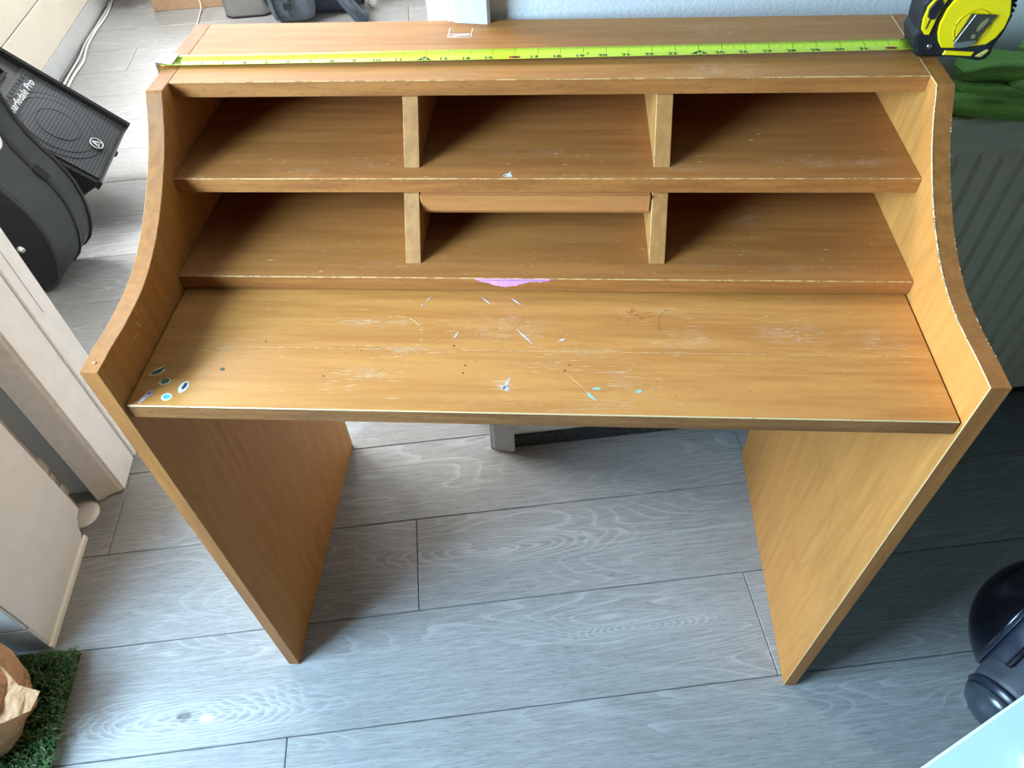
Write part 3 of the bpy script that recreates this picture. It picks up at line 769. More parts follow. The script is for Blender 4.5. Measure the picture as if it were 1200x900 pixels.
pipe = empty('heating_pipe', 'white heating pipe with valve in the gap behind the cabinet', 'pipe', rf(-.885, .440), TH)
M_pipe = plain('pipe_paint', (178, 172, 166), .4, var=.15, scale=60)
g = G(); g.tube([(0, 0, .0), (0, 0, .25), (0, 0, .6), (0, 0, 1.2)], .008, 14); g.obj('pipe', M_pipe, pipe)
g = G(); g.tube([(0, 0, .055), (0, 0, .062), (0, 0, .085), (0, 0, .09)], [.010, .0135, .0135, .010], 6, True); g.tube([(0, 0, .135), (0, 0, .14), (0, 0, .17), (0, 0, .175)], [.010, .014, .014, .010], 6, True); g.tube([(0, 0, .10), (0, 0, .13)], .0115, 12); g.obj('coupling', M_pipe, pipe)
g = G(); g.lathe([(.033, .0), (.033, .002), (.024, .005), (.0085, .008)], 28, Matrix.Translation((.014, -.012, .0005))); g.obj('floor_rosette', plain('rosette_white', (226, 224, 218), .3), pipe)

# ------------------------------------------------------------------ grass mat and paper bag
mat = empty('grass_mat', 'green artificial grass mat on the floor before the cabinet', 'doormat', rf(-1.0, -.05), TH)
g = G(); g.box(-.30, .205, -.40, .184, .0005, .006); g.obj('backing', plain('mat_backing', (34, 44, 26), .9), mat)
rr = random.Random(21); vs = []; fs = []; mi = []
for k in range(12000):
    edge = rr.random()
    if edge < .12: x = .205 - rr.random() ** 2 * .02; y = rr.uniform(-.30, .183)
    elif edge < .17: x = rr.uniform(0, .205); y = .183 - rr.random() ** 2 * .01
    else: x = rr.uniform(-.12, .205); y = rr.uniform(-.26, .183)
    h = rr.uniform(.016, .030); a = rr.uniform(0, 2 * math.pi); ln = rr.uniform(.005, .020)
    if x > .185 and rr.random() < .6: a = rr.uniform(-1.1, 1.1); ln *= 1.4
    if rr.random() < .012: ln = .032; h = .012
    w_ = .0011; px, py = -math.sin(a) * w_, math.cos(a) * w_; dx, dy = math.cos(a), math.sin(a)
    if y + abs(ln) * 1.6 > .188: dy = -abs(dy); ln = min(ln, .012)
    curl = rr.uniform(-.6, .6); b0_ = len(vs)
    P = []
    for t in (0, .4, .75, 1.0):
        cx_ = x + dx * ln * t * t + -dy * ln * curl * t * t * .6; cy_ = y + dy * ln * t * t + dx * ln * curl * t * t * .6
        zz = .005 + h * (math.sin(t * 1.9) if t < .83 else math.sin(1.57) - (t - .83) * .6)
        ww = 1 - .6 * t; vs += [(cx_ - px * ww, cy_ - py * ww, zz), (cx_ + px * ww, cy_ + py * ww, zz)]
    m_ = 0 if rr.random() < .55 else (1 if rr.random() < .65 else 2)
    for s_ in range(3): fs.append((b0_ + 2 * s_, b0_ + 2 * s_ + 1, b0_ + 2 * s_ + 3, b0_ + 2 * s_ + 2)); mi.append(m_)
me = bpy.data.meshes.new('grass_pile'); me.from_pydata(vs, [], fs); me.polygons.foreach_set('material_index', mi)
for m_ in (plain('grass_mid', (66, 108, 50), .6), plain('grass_dark', (38, 72, 34), .6), plain('grass_pale', (138, 158, 108), .6)): me.materials.append(m_)
o = bpy.data.objects.new('grass_pile', me); COL.objects.link(o); o.parent = mat; o['kind'] = 'stuff'

def paper_mat():
    t = NT('brown_kraft_paper'); co = t.coord(); f = t.noise(co, 9, 5, .6); f2 = t.noise(co, 60, 3)
    t.set('Base Color', t.mix(t.ramp(f, .35, .65), srgb(176, 132, 92), srgb(204, 160, 118))); t.set('Roughness', .75); f3 = t.noise(co, 16, 3, .5, .8); t.bump(t.math('ADD', t.math('ABSOLUTE', t.math('SUBTRACT', f3, .5)), t.math('MULTIPLY', f2, .1)), .9, .03); return t.m
M_paper = paper_mat()
bag = empty('paper_bag', 'crumpled brown paper bag standing on the artificial grass', 'paper bag', rf(-.918, .026, .03), TH)
def crumple(name, prof, seed, amp, n=44, flatface=True):
    bm = bmesh.new(); rings = []
    for (r_, z) in prof:
        rg = []
        for k in range(n):
            a = 2 * math.pi * k / n; d = Vector((math.cos(a), math.sin(a), z * 9))
            c = 1 + amp * (abs(noise.noise(d * 2.2 + Vector((seed, 0, 0)))) * 2 - .5) + amp * .6 * noise.noise(d * 6 + Vector((0, seed, 0)))
            rg.append(bm.verts.new((r_ * c * math.cos(a), r_ * c * math.sin(a), z + amp * .02 * noise.noise(d * 5))))
        rings.append(rg)
    for i in range(len(rings) - 1):
        for k in range(n): bm.faces.new((rings[i][k], rings[i][(k + 1) % n], rings[i + 1][(k + 1) % n], rings[i + 1][k]))
    bm.faces.new(rings[0][::-1])
    me = bpy.data.meshes.new(name); bm.to_mesh(me); bm.free(); me.materials.append(M_paper)
    for p_ in me.polygons: p_.use_smooth = True
    o = bpy.data.objects.new(name, me); COL.objects.link(o); o.parent = bag; return o
crumple('bag_body', [(.080, 0), (.092, .01), (.098, .03), (.101, .05), (.104, .07), (.107, .09), (.109, .11), (.108, .13), (.100, .15), (.086, .17), (.068, .185), (.050, .198), (.044, .21), (.050, .225), (.060, .24)], 3, .10, 72)
g = G()
fl = [(.080, -.060, .125), (.118, -.050, .112), (.150, -.034, .106), (.158, -.008, .110), (.130, .000, .124), (.100, .030, .135)]
top_ = [Vector(p) for p in fl]; cen = Vector((.118, -.020, .124))
for p, q in zip(top_, top_[1:] + top_[:1]): g.face([p, q, cen])
fo = g.obj('paper_flap', M_paper, bag); fo.modifiers.new('thickness', 'SOLIDIFY').thickness = .0012

# ------------------------------------------------------------------ room beyond: low cupboard, cables
cup = empty('low_cupboard', 'cream low cupboard with white plinth along the left side beyond the doorway', 'cupboard', rf(-1.7, 2.2), TH)
M_cream = plain('cream_panel', (238, 230, 212), .45, var=.02, scale=10); M_pl = plain('plinth_grey_white', (214, 216, 216), .4, var=.03, scale=20)
def kpart(g, name, m): o = g.obj(name, m, cup); o.matrix_parent_inverse = Matrix.Translation((1.7, -2.2, 0)); return o
c0 = .75
g = G(); g.box(-1.949, -1.497, c0, 3.9, .06, .815); kpart(g, 'carcass', plain('dark_gap', (40, 34, 28), .8))
g = G(); g.box(-1.949, -1.470, c0, 3.9, .815, .84, .002); kpart(g, 'worktop', M_cream)
g = G(); g.box(-1.93, -1.480, c0, 3.9, .0005, .076, .002); kpart(g, 'plinth', M_pl)
yb = c0
for b_a, b_b in ((.75, 1.95), (1.953, 3.3), (3.303, 3.9)):
    g = G(); g.box(-1.4965, -1.478, b_a, b_b, .080, .2330, .0015); kpart(g, 'drawer_front', M_cream)
    g = G(); g.box(-1.4965, -1.478, b_a, b_b, .2380, .812, .0015); kpart(g, 'cupboard_door', M_cream)
def cable(name, pts, rad_, m, lab, group=None):
    g = G(); P = [Vector(p) for p in pts]; out = []
    for i in range(len(P) - 1):
        p0, p1, p2, p3 = P[max(i - 1, 0)], P[i], P[i + 1], P[min(i + 2, len(P) - 1)]
        for k in range(6):
            f = k / 6; out.append(0.5 * ((2 * p1) + (p2 - p0) * f + (2 * p0 - 5 * p1 + 4 * p2 - p3) * f * f + (3 * p1 - p0 - 3 * p2 + p3) * f ** 3))
    out.append(P[-1]); g.tube(out, rad_, 8)
    o = g.obj(name, m, rotz=TH); tag(o, lab, 'cable', group); return o
cable('cable', [(-1.43, 1.9, .005), (-1.425, 2.2, .005), (-1.432, 2.40, .005), (-1.428, 2.52, .005), (-1.448, 2.65, .005), (-1.452, 2.80, .005), (-1.446, 2.93, .005), (-1.452, 3.03, .005), (-1.462, 3.11, .005)], .0042, plain('white_cable', (224, 222, 216), .4), 'white cable on the floor, furthest from the cupboard plinth')
cable('cable', [(-1.445, 1.9, .005), (-1.443, 2.2, .005), (-1.450, 2.40, .006), (-1.452, 2.55, .005), (-1.463, 2.68, .005), (-1.461, 2.85, .005), (-1.460, 3.0, .005), (-1.469, 3.09, .005)], .0040, plain('grey_white_cable', (200, 200, 196), .4), 'pale cable on the floor between the dark cable and the white one')
cable('cable', [(-1.468, 1.9, .004), (-1.469, 2.3, .004), (-1.466, 2.48, .004), (-1.472, 2.66, .004), (-1.473, 2.85, .004), (-1.471, 3.02, .004), (-1.474, 3.10, .004)], .0030, plain('dark_cable', (70, 72, 74), .5), 'thin dark cable pressed against the cupboard plinth')

# ------------------------------------------------------------------ loudspeaker leaning back
spk = empty('loudspeaker', 'black loudspeaker with metal grille leaning back behind the guitar case', 'speaker', rf(-1.15, 1.56), TH)
d1 = Vector((-.698, 0, .716)).normalized(); dv = Vector((0, -1, 0)); dn = d1.cross(dv).normalized()
if dn.z < 0: dn = -dn
O = Vector((-1.02, 1.71, .15)) - Vector((-1.15, 1.56, 0))
MS = frame(O, d1, dv, dn)        # u along the cabinet, v across, n out of the grille
K_blk = plain('speaker_black', (30, 31, 33), .55, var=.1, scale=50, bump=.1); K_dk = plain('speaker_dark', (10, 10, 11), .7)
g = G(); g.prism([(0.0, -.004), (0.0, -.02), (.05, -.195), (.40, -.195), (.46, -.004)], 'y', .004, .296, .004, mat=None)
for v_ in g.bm.verts: v_.co = MS @ Vector((v_.co.x, v_.co.y, v_.co.z))
g.obj('cabinet', K_blk, spk)
g = G()
g.box(-.004, .47, -.006, .006, -.03, .010, .004, 2, mat=MS); g.obj('side_rim', K_blk, spk)
g = G(); g.box(-.006, .004, .0, .30, -.02, .002, .002, mat=MS); g.obj('base_rim', K_blk, spk)
def grille_mat():
    t = NT('perforated_grille'); co = t.mapping(t.coord('UV'), (1, 1, 1))
    sep = t.n('ShaderNodeSeparateXYZ'); t.l(co, sep.inputs[0])
    u_ = t.math('MULTIPLY', sep.outputs[0], 1 / .0085); v_ = t.math('MULTIPLY', sep.outputs[1], 1 / .0100)
    row_ = t.math('FLOOR', u_); off = t.math('MULTIPLY', t.math('MODULO', row_, 2.0), .5)
    fu = t.math('SUBTRACT', t.math('FRACT', u_), .5); fv = t.math('SUBTRACT', t.math('FRACT', t.math('ADD', v_, off)), .5)
    d = t.math('SQRT', t.math('ADD', t.math('MULTIPLY', t.math('MULTIPLY', fu, 1.1), fu), t.math('MULTIPLY', fv, fv)))
    hole = t.ramp(d, .28, .38, 1, 0)
    t.set('Base Color', t.mix(hole, srgb(54, 57, 60), srgb(8, 8, 9))); t.set('Roughness', .6); t.set('Specular IOR Level', .25); return t.m
g = G(); uvl = g.bm.loops.layers.uv.new('UVMap')
NU, NV = 14, 12
def gpt(u_, v_):
    bul = .006 * math.sin(math.pi * u_ / .28) * math.sin(math.pi * v_ / .29)
    return (u_, v_, .001 + bul)
gr = [[g.bm.verts.new(MS @ Vector(gpt(.005 + .275 * i / NU, .010 + .275 * j / NV))) for j in range(NV + 1)] for i in range(NU + 1)]
for i in range(NU):
    for j in range(NV):
        f = g.bm.faces.new((gr[i][j], gr[i + 1][j], gr[i + 1][j + 1], gr[i][j + 1])); f.smooth = True
        for lp_, (a_, b_) in zip(f.loops, ((i, j), (i + 1, j), (i + 1, j + 1), (i, j + 1))): lp_[uvl].uv = (.275 * a_ / NU, .275 * b_ / NV)
g.obj('grille', grille_mat(), spk)
g = G()
for k in range(26):
    u_ = .012 + k * .0105
    g.box(u_ - .0028, u_ + .0028, .016, .034 + .004 * (k % 2), .0015, .0026, mat=MS)
for k in range(13):
    v_ = .048 + k * .018; g.box(.262, .272, v_ - .005, v_ + .005, .0015, .0030, mat=MS)
o = g.obj('vent_slots', K_dk, spk); o['kind'] = 'stuff'
g = G()       # cone ring seen through the grille
for rad_ in (.115, .095, .055):
    pts = [MS @ Vector((.145 + rad_ * math.cos(t), .165 + rad_ * math.sin(t), gpt(.145 + rad_ * math.cos(t), max(0, .155 + rad_ * math.sin(t)))[2] + .0003)) for t in [2 * math.pi * k / 48 for k in range(49)]]
    g.tube(pts, .0008, 4, False)
g.obj('cone_ring', K_dk, spk)
P_sil = plain('silver_print', (176, 178, 178), .45)
mtx = frame(MS @ Vector((.245, .155, .010)), -dv, d1, dn)
text_mesh('brand_script', 'Wharfedale Pro', .028, mtx, P_sil, spk, .0003, shear=.4, sx=1.1)
g = G()
cc = (.046, .158, .0085)
for a0_, rx_, ry_ in ((0, .017, .020),):
    pts = [MS @ Vector((cc[0] + rx_ * math.cos(t), cc[1] + ry_ * math.sin(t), cc[2])) for t in [2 * math.pi * k / 36 for k in range(37)]]
    g.tube(pts, .0013, 6, False)
tri = [(.058, .158), (.036, .170), (.040, .158), (.036, .146), (.058, .158)]
g.tube([MS @ Vector((p[0], p[1], cc[2])) for p in tri], .0013, 5)
g.tube([MS @ Vector(p + (cc[2],)) for p in ((.040, .158), (.052, .163))], .001, 5)
g.obj('round_badge', P_sil, spk)
g = G(); g.lathe([(.0165, 0), (.0165, .001)], 24, MS @ Matrix.Translation((.046, .158, .0068)) @ Matrix.Diagonal((1, 1.15, 1, 1))); g.obj('badge_disc', K_dk, spk)
g = G(); g.lathe([(.009, 0), (.010, .006), (.007, .010)], 14, MS @ Matrix.Translation((-.004, .106, -.03)) @ Matrix.Rotation(-math.pi / 2, 4, 'Y')); g.obj('rubber_foot', K_dk, spk)
g = G(); g.box(.300, .42, .07, .23, .0, .003, .002, mat=MS); g.obj('handle_recess', K_dk, spk)
g = G(); g.tube([MS @ Vector(p) for p in ((.31, .08, .004), (.33, .085, .02), (.37, .085, .024), (.41, .09, .004))], .006, 8); g.obj('handle', K_blk, spk)

# ------------------------------------------------------------------ guitar case
gc = empty('guitar_case', 'black guitar case standing upright behind the left door frame', 'guitar case', rf(-1.25, 1.18), TH)
right = [(-.04, .0), (.06, .0), (.097, .006), (.125, .018), (.145, .036), (.160, .062), (.172, .095), (.179, .130), (.182, .165), (.181, .205), (.174, .240), (.163, .275), (.148, .310), (.137, .345), (.130, .385), (.127, .425), (.128, .47), (.134, .53), (.137, .58), (.131, .63), (.110, .68), (.075, .72), (.045, .75), (.035, .80), (.035, 1.0), (.045, 1.04), (.05, 1.12), (.0, 1.14)]
axis_a = -.010
outl = [(x, z) for x, z in right]
left_ = [(2 * axis_a - x, z) for x, z in right[2:-1]][::-1]
outl = outl[1:] + left_
outl = [(x, z + .002) for x, z in outl]
TV = Vector((.055, .140, .030))
def shear_prism(t0, t1, grow, name, m, bev=.0):
    g = G(); c = (axis_a, .3)
    def pt(p, t):
        dx, dz = p[0] - c[0], p[1] - c[1]; L_ = math.hypot(dx, dz); k = 1 + grow / L_
        z = c[1] + dz * k
        q_ = Vector((c[0] + dx * k, -.033, z)) + TV * t
        q_.z = max(q_.z, .001); return q_
    a = [g.bm.verts.new(pt(p, t0)) for p in outl]; b = [g.bm.verts.new(pt(p, t1)) for p in outl]
    n_ = len(outl); f0 = g.bm.faces.new(a); f1 = g.bm.faces.new(b[::-1])
    for i in range(n_):
        f = g.bm.faces.new((a[i], b[i], b[(i + 1) % n_], a[(i + 1) % n_])); f.smooth = True
    if bev: bmesh.ops.bevel(g.bm, geom=list(set(f0.edges) | set(f1.edges)), offset=bev, segments=2, affect='EDGES')
    return g.obj(name, m, gc)
C_side = plain('case_vinyl', (50, 54, 58), .55, var=.12, scale=30, bump=.15); C_face = plain('case_face_unlit', (14, 14, 16), .6, var=.2, scale=40)  # face darker than the side walls: shade of its unlit side put into the colour
shear_prism(0.0, .60, 0.0, 'case_body', C_side, .003)
shear_prism(.64, 1.0, -.002, 'case_lid', C_side, .004)
shear_prism(.595, .645, .004, 'lid_rim', plain('rim_black', (24, 25, 27), .4))
shear_prism(-.03, .02, .003, 'bottom_piping', plain('piping_grey', (44, 46, 48), .45))
shear_prism(-.05, -.03, -.006, 'case_face', C_face)
shear_prism(.97, 1.02, .003, 'top_piping', plain('piping_black', (22, 23, 25), .4))
g = G(); g.lathe([(.011, 0), (.010, .005), (.005, .009), (.001, .010)], 16, Matrix.Translation((.109, -.041, .151)) @ Matrix.Rotation(math.pi / 2, 4, 'X')); g.obj('metal_stud', plain('stud_chrome', (220, 220, 220), .2, .9), gc)
# clasp and round white badge on the upper side wall
def side_frame(zq, t):
    ks = [p for p in right if p[1] <= zq]; i = len(ks) - 1; p, q = right[i], right[i + 1]
    f = (zq - p[1]) / (q[1] - p[1]); base = Vector((p[0] + (q[0] - p[0]) * f, -.033, zq)) + TV * t
    tan = Vector((q[0] - p[0], 0, q[1] - p[1])).normalized(); nrm = tan.cross(TV.normalized()).normalized()
    if nrm.x < 0: nrm = -nrm
    return base, tan, TV.normalized(), nrm
b_, tn_, tv_, nn_ = side_frame(.385, .45)
g = G(); Mx = frame(b_ + nn_ * .001, tn_, tv_, nn_); g.lathe([(.021, 0), (.021, .001), (.014, .0012), (.014, .0005)], 30, Mx); g.obj('round_label', plain('label_white', (230, 232, 232), .5), gc)
text_mesh('label_letters', 'C', .018, frame(b_ + nn_ * .003, -tv_, tn_, nn_), plain('label_print', (230, 232, 232), .5), gc, .0003, bold=.0008)
b_, tn_, tv_, nn_ = side_frame(.275, .64)
g = G(); g.box(-.017, .017, -.008, .008, 0, .004, .001, mat=frame(b_ + nn_ * .002, tn_, tv_, nn_)); g.obj('clasp', plain('clasp_black', (20, 21, 22), .3, .5), gc)

# ------------------------------------------------------------------ far things: pot, box, bin, backpack, bag, cord
pot = empty('round_pot', 'black round pot on the floor left of the cardboard box', 'pot', rf(-1.372, 3.20), TH)
g = G(); g.lathe([(.076, 0.0005), (.084, .01), (.096, .12), (.099, .20), (.093, .20), (.090, .19)], 36); g.obj('pot_body', plain('pot_black', (22, 23, 28), .45), pot)
g = G(); g.lathe([(.088, .17), (.06, .176), (.01, .178)], 24); g.obj('potting_soil', plain('soil', (46, 38, 30), .95, var=.4, scale=80), pot)
bx = empty('cardboard_box', 'plain brown cardboard box standing on the floor beyond the doorway', 'box', rf(-1.10, 3.10), TH)
M_card = plain('cardboard', (176, 144, 112), .8, var=.05, scale=30); M_card2 = plain('cardboard_edge', (150, 118, 88), .85)
g = G(); bw, bd, bh = .148, .148, .30
g.box(-bw, bw, -bd, -bd + .004, 0.001, bh, .001); g.box(-bw, bw, bd - .004, bd, 0.001, bh, .001); g.box(-bw, -bw + .004, -bd + .004, bd - .004, 0.001, bh); g.box(bw - .004, bw, -bd + .004, bd - .004, 0.001, bh); g.box(-bw + .004, bw - .004, -bd + .004, bd - .004, 0.001, .005)
g.obj('box_walls', M_card, bx)
for s_, (y0_, y1_) in ((-1, (-bd, -.002)), (1, (.002, bd))):
    g = G(); g.box(-bw, bw, y0_, y1_, bh + .0005, bh + .004); g.obj('box_flap', M_card, bx)
g = G(); g.box(-.025, .025, -bd, bd, bh + .0042, bh + .0046); g.obj('packing_tape', plain('packing_tape', (190, 160, 116), .3), bx)
bn = empty('waste_bin', 'brushed steel waste bin beside the grey backpack', 'bin', rf(-.832, 2.905), TH)
def steel():
    t = NT('brushed_steel_bin'); f = t.noise(t.mapping(t.coord(), (60, 60, 1)), 6, 3)
    t.set('Base Color', t.mix(f, srgb(150, 150, 146), srgb(190, 190, 186))); t.set('Metallic', 1.0); t.set('Roughness', .32); return t.m
def rrect(hx, hy, r_, n=6):
    out = []
    for cx_, cy_, a0_ in ((hx - r_, hy - r_, 0), (-hx + r_, hy - r_, 90), (-hx + r_, -hy + r_, 180), (hx - r_, -hy + r_, 270)):
        for k in range(n + 1): a = math.radians(a0_ + 90 * k / n); out.append((cx_ + r_ * math.cos(a), cy_ + r_ * math.sin(a)))
    return out
def loft(g, rings_):
    R = [[g.bm.verts.new((p[0], p[1], z)) for p in pl_] for pl_, z in rings_]
    for i in range(len(R) - 1):
        for k in range(len(R[0])):
            f = g.bm.faces.new((R[i][k], R[i][(k + 1) % len(R[0])], R[i + 1][(k + 1) % len(R[0])], R[i + 1][k])); f.smooth = True
    g.bm.faces.new(R[0]); g.bm.faces.new(R[-1][::-1])
M_bin = steel()
g = G(); loft(g, [(rrect(.098, .092, .045), .006), (rrect(.100, .094, .045), .012), (rrect(.102, .096, .045), .28)]); g.obj('bin_body', M_bin, bn)
g = G(); loft(g, [(rrect(.096, .090, .045), .0005), (rrect(.100, .094, .045), .004), (rrect(.100, .094, .045), .008)]); g.obj('base_ring', plain('base_black', (30, 30, 30), .6), bn)
g = G(); loft(g, [(rrect(.104, .098, .045), .281), (rrect(.104, .098, .045), .30), (rrect(.090, .085, .04), .315)]); g.obj('lid', M_bin, bn)

bpk = empty('backpack', 'grey-blue backpack with shoulder strap behind the desk', 'backpack', rf(-.535, 2.86), TH)
F_gr = plain('backpack_canvas', (92, 100, 110), .9, var=.15, scale=120, bump=.2); F_nv = plain('backpack_navy', (44, 52, 66), .9, var=.15, scale=100, bump=.2)
F_st = plain('strap_webbing', (78, 88, 102), .85, var=.15, scale=160, bump=.2)
g = G(); loft(g, [(rrect(.175, .10, .06), .003), (rrect(.185, .115, .06), .04), (rrect(.185, .115, .06), .22), (rrect(.165, .10, .07), .36), (rrect(.12, .07, .06), .44), (rrect(.06, .04, .03), .46)]); o = g.obj('main_body', F_nv, bpk); subsurf(o)
g = G(); loft(g, [(rrect(.075, .035, .03), .010), (rrect(.090, .050, .035), .03), (rrect(.092, .055, .035), .16), (rrect(.085, .045, .035), .23), (rrect(.05, .025, .02), .25)])
for v_ in g.bm.verts: v_.co += Vector((-.095, -.125, 0))
o = g.obj('front_pocket', F_gr, bpk); subsurf(o)
g = G(); g.tube([Vector((-.182 + .176 * k / 16, -.178 - .006 * math.sin(math.pi * k / 16), .115 + .045 * (k / 16) ** 2)) for k in range(17)], .004, 6); g.obj('pocket_zip', F_st, bpk)
g = G(); g.tube([(-.165, -.183, .16), (-.162, -.186, .10), (-.155, -.184, .04), (-.13, -.182, .02)], .012, 8, flat=.3); g.obj('side_strap', F_st, bpk)
g = G(); g.tube([(-.10, -.188, .14), (-.105, -.192, .09), (-.10, -.190, .045)], .010, 8, flat=.3); g.obj('side_strap', F_st, bpk)
g = G(); g.box(-.120, -.088, -.202, -.190, .075, .105, .003); g.obj('buckle', plain('buckle_black', (24, 26, 28), .35), bpk)
g = G(); g.tube([(.03, -.12, .34), (.05, -.15, .25), (.085, -.165, .16), (.125, -.175, .08), (.165, -.182, .025), (.20, -.19, .012)], .030, 10, flat=.25, up=Vector((0, 1, .2))); g.obj('shoulder_strap', F_st, bpk)
g = G(); g.tube([(.05, -.165, .26), (.09, -.178, .16), (.13, -.188, .08), (.17, -.196, .03)], .012, 8, flat=.2, up=Vector((0, 1, .2))); g.obj('strap_webbing', F_gr, bpk)
g = G(); g.tube([(.172, .0, .35), (.19, .0, .25), (.195, -.03, .1), (.17, -.05, .02)], .020, 8, flat=.3); g.obj('compression_strap', F_nv, bpk)

tote = empty('tote_bag', 'cream cloth tote bag with white handle right of the backpack', 'bag', rf(-.17, 3.03), TH)
M_tote = plain('cream_canvas', (196, 188, 174), .9, var=.12, scale=16, bump=.3, dist=.01)
g = G(); loft(g, [(rrect(.13, .08, .05), .020), (rrect(.16, .10, .06), .05), (rrect(.165, .10, .06), .14), (rrect(.14, .07, .05), .22), (rrect(.11, .04, .03), .25)])
for v_ in g.bm.verts: v_.co += Vector(noise.noise_vector(v_.co * 14)) * .022
o = g.obj('bag_body', M_tote, tote); subsurf(o)
g = G(); loft(g, [(rrect(.135, .085, .05), .001), (rrect(.14, .09, .05), .022)]); g.obj('bag_base', plain('bag_base_dark', (58, 50, 44), .8), tote)
g = G(); g.tube([(-.10, -.06, .24), (-.125, -.14, .18), (-.135, -.19, .10), (-.14, -.215, .035), (-.15, -.225, .014), (-.165, -.215, .012)], .016, 8, flat=.3, up=Vector((0, 1, .3))); g.obj('handle', plain('handle_white', (226, 224, 214), .8), tote)

g = G(); P = [(-1.040, 2.70, .003), (-1.04, 2.79, .003), (-1.045, 2.86, .003), (-1.046, 2.925, .006), (-1.044, 2.936, .03), (-1.062, 2.937, .10), (-1.055, 2.937, .18), (-1.065, 2.937, .29)]
g.tube(P, .0028, 6); tag(g.obj('cord', plain('cord_white', (226, 218, 204), .7), rotz=TH), 'thin white cord running from the floor up the cardboard box front', 'cord')

# ------------------------------------------------------------------ vacuum cleaner (ball type) and white table
vc = empty('vacuum_cleaner', 'dusty black vacuum cleaner with round ball body on the floor, lower right', 'vacuum cleaner', (.815, .03, 0))
V_blk = plain('vacuum_black', (18, 19, 26), .22, var=.3, scale=20); V_gry = plain('vacuum_grey', (66, 70, 76), .5, var=.25, scale=35); V_cap = plain('vacuum_smoke', (58, 64, 72), .22, var=.2, scale=40); V_band = plain('vacuum_band', (40, 44, 58), .28, var=.2, scale=40)
BR = .125; BC = Vector((-.004, .012, BR + .001))
ax = Vector((-.64, .76, -.04)).normalized()   # normal of the seams: bands run towards the upper right
x_ = ax.cross(Vector((0, 0, 1))).normalized(); y_ = ax.cross(x_).normalized()
MB_ = frame(BC, x_, y_, ax)
def zone(a0_, a1_, rad_, nm, m, n=14):
    g = G(); g.lathe([(max(.0005, rad_ * math.cos(a0_ + (a1_ - a0_) * k / n)), rad_ * math.sin(a0_ + (a1_ - a0_) * k / n)) for k in range(n + 1)], 48, MB_); return g.obj(nm, m, vc)
zone(.50, math.pi / 2, BR, 'ball_shell', V_blk)
zone(.48, .53, BR * 1.010, 'seam_ring', V_band, 4)
zone(.26, .48, BR * .99, 'ball_band', V_band, 6)
zone(.21, .27, BR * 1.012, 'seam_ring', V_blk, 3)
zone(-math.pi / 2, .22, BR * .975, 'ball_shell', V_gry)
g = G(); rv = random.Random(4)
for k in range(26):
    d_ = (Vector((-.50, -.05, .86)) + Vector((rv.gauss(0, .13), rv.gauss(0, .16), 0))).normalized()
    if k > 16: d_ = (Vector((-.92, -.30, .25)) + Vector((0, rv.gauss(0, .12), rv.gauss(0, .12)))).normalized()
    if d_.dot(ax) < .56: continue
    c_ = BC + d_ * (BR + .0002); u_ = d_.cross(Vector((.3, .5, rv.random()))).normalized(); s_ = rv.uniform(.0008, .003)
    g.tube([c_ - u_ * s_, c_ + u_ * s_], .0006, 4)
o = g.obj('dust_scuffs', plain('scuff_grey', (150, 150, 150), .8), vc); o['kind'] = 'stuff'
p0 = Vector((-.112, -.082, .095)); p1 = Vector((.073, .040, .150))
dv_ = (p1 - p0).normalized()
g = G(); g.tube([p0 + dv_ * t for t in (0, .01, .08, .16, .22)], [.052, .058, .068, .080, .090], 36, flat=.95); g.obj('motor_housing', V_gry, vc)
g = G(); g.tube([p0 - dv_ * t for t in (-.001, .004, .006, .012)], [.056, .058, .054, .054], 36, flat=.95); g.obj('housing_rim', V_band, vc)
g = G(); g.tube([p0 - dv_ * t for t in (.012, .016, .026, .036, .040)], [.053, .053, .046, .032, .012], 36, flat=.95); ec = g.obj('end_cap', V_cap, vc)
x2 = dv_.cross(Vector((0, 0, 1))).normalized(); z2 = x2.cross(dv_).normalized()
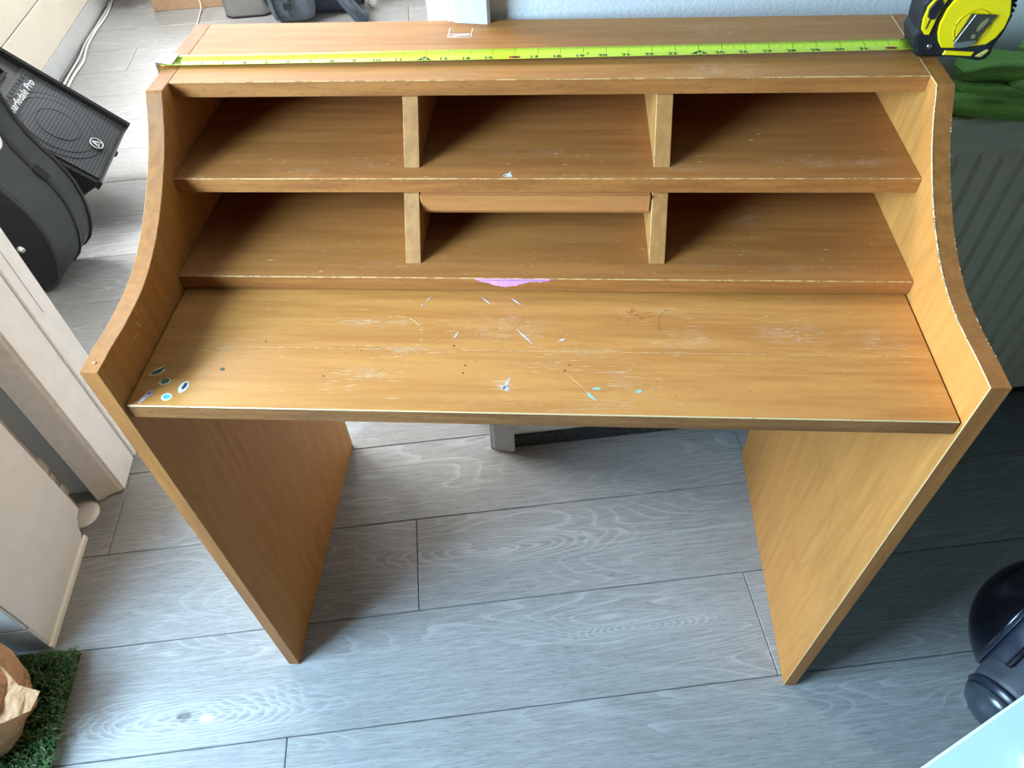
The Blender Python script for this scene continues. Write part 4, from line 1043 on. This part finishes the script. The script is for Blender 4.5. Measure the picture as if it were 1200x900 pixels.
g = G(); g.box(-.014, .014, -.004, .020, -.006, .010, .003, 2, mat=frame(p0 - dv_ * .028 + z2 * .012 + x2 * .028, x2, z2, -dv_)); g.obj('release_catch', V_band, vc)
g = G(); g.box(-.012, .012, -.014, .0, -.008, .012, .003, 2, mat=frame(p0 - dv_ * .02 - z2 * .035 + x2 * .03, x2, z2, -dv_)); g.obj('hinge', V_band, vc)
nz = (Vector((camo.location[0], camo.location[1], 0)) * 0 + (z2 * .85 + x2 * .5)).normalized(); tx = dv_; ty = nz.cross(tx).normalized()
g = G()
for k in range(4):
    c_ = p0 + dv_ * (.085 + k * .007) + nz * (.0635 + k * .001)
    g.box(-.0018, .0018, -.011, .011, -.001, .0015, mat=frame(c_, tx, ty, nz))
g.obj('vent_slots', plain('slot_black', (8, 8, 10), .8), vc)

tab = empty('white_table', 'pale mint-white tabletop corner cutting into the lower right of the picture', 'table', (.70, -.45, 0))
ea = math.atan2(.048, .081); ux = Vector((math.cos(ea), math.sin(ea), 0)); vy = Vector((-math.sin(ea), math.cos(ea), 0))
MT = frame(Vector((.261, -.312, 0)) - Vector((.70, -.45, 0)), ux, vy, (0, 0, 1))
M_tab = plain('pale_mint_laminate', (190, 222, 222), .45)
g = G(); g.box(-.12, .95, -.60, 0.0, .727, .750, .0015, mat=MT); g.obj('tabletop', M_tab, tab)
for lx, ly in ((-.08, -.56), (.90, -.56), (.90, -.05), (-.08, -.30)):
    g = G(); g.box(lx - .018, lx + .018, ly - .018, ly + .018, .0005, .7265, .001, mat=MT); g.obj('leg', M_tab, tab)
ph = empty('mobile_phone', 'dark device with pale rim lying on the white table', 'phone', (.3515, -.3755, .7502))
g = G(); g.prism(rrect(.037, .075, .010), 'z', 0, .0075, .0015, mat=Matrix.Rotation(-.10, 4, 'Z')); g.obj('phone_body', plain('phone_rim', (150, 160, 166), .4), ph)
g = G(); g.prism(rrect(.0345, .0725, .009), 'z', .0076, .0082, mat=Matrix.Rotation(-.10, 4, 'Z')); g.obj('screen', plain('phone_glass', (22, 24, 32), .08), ph)
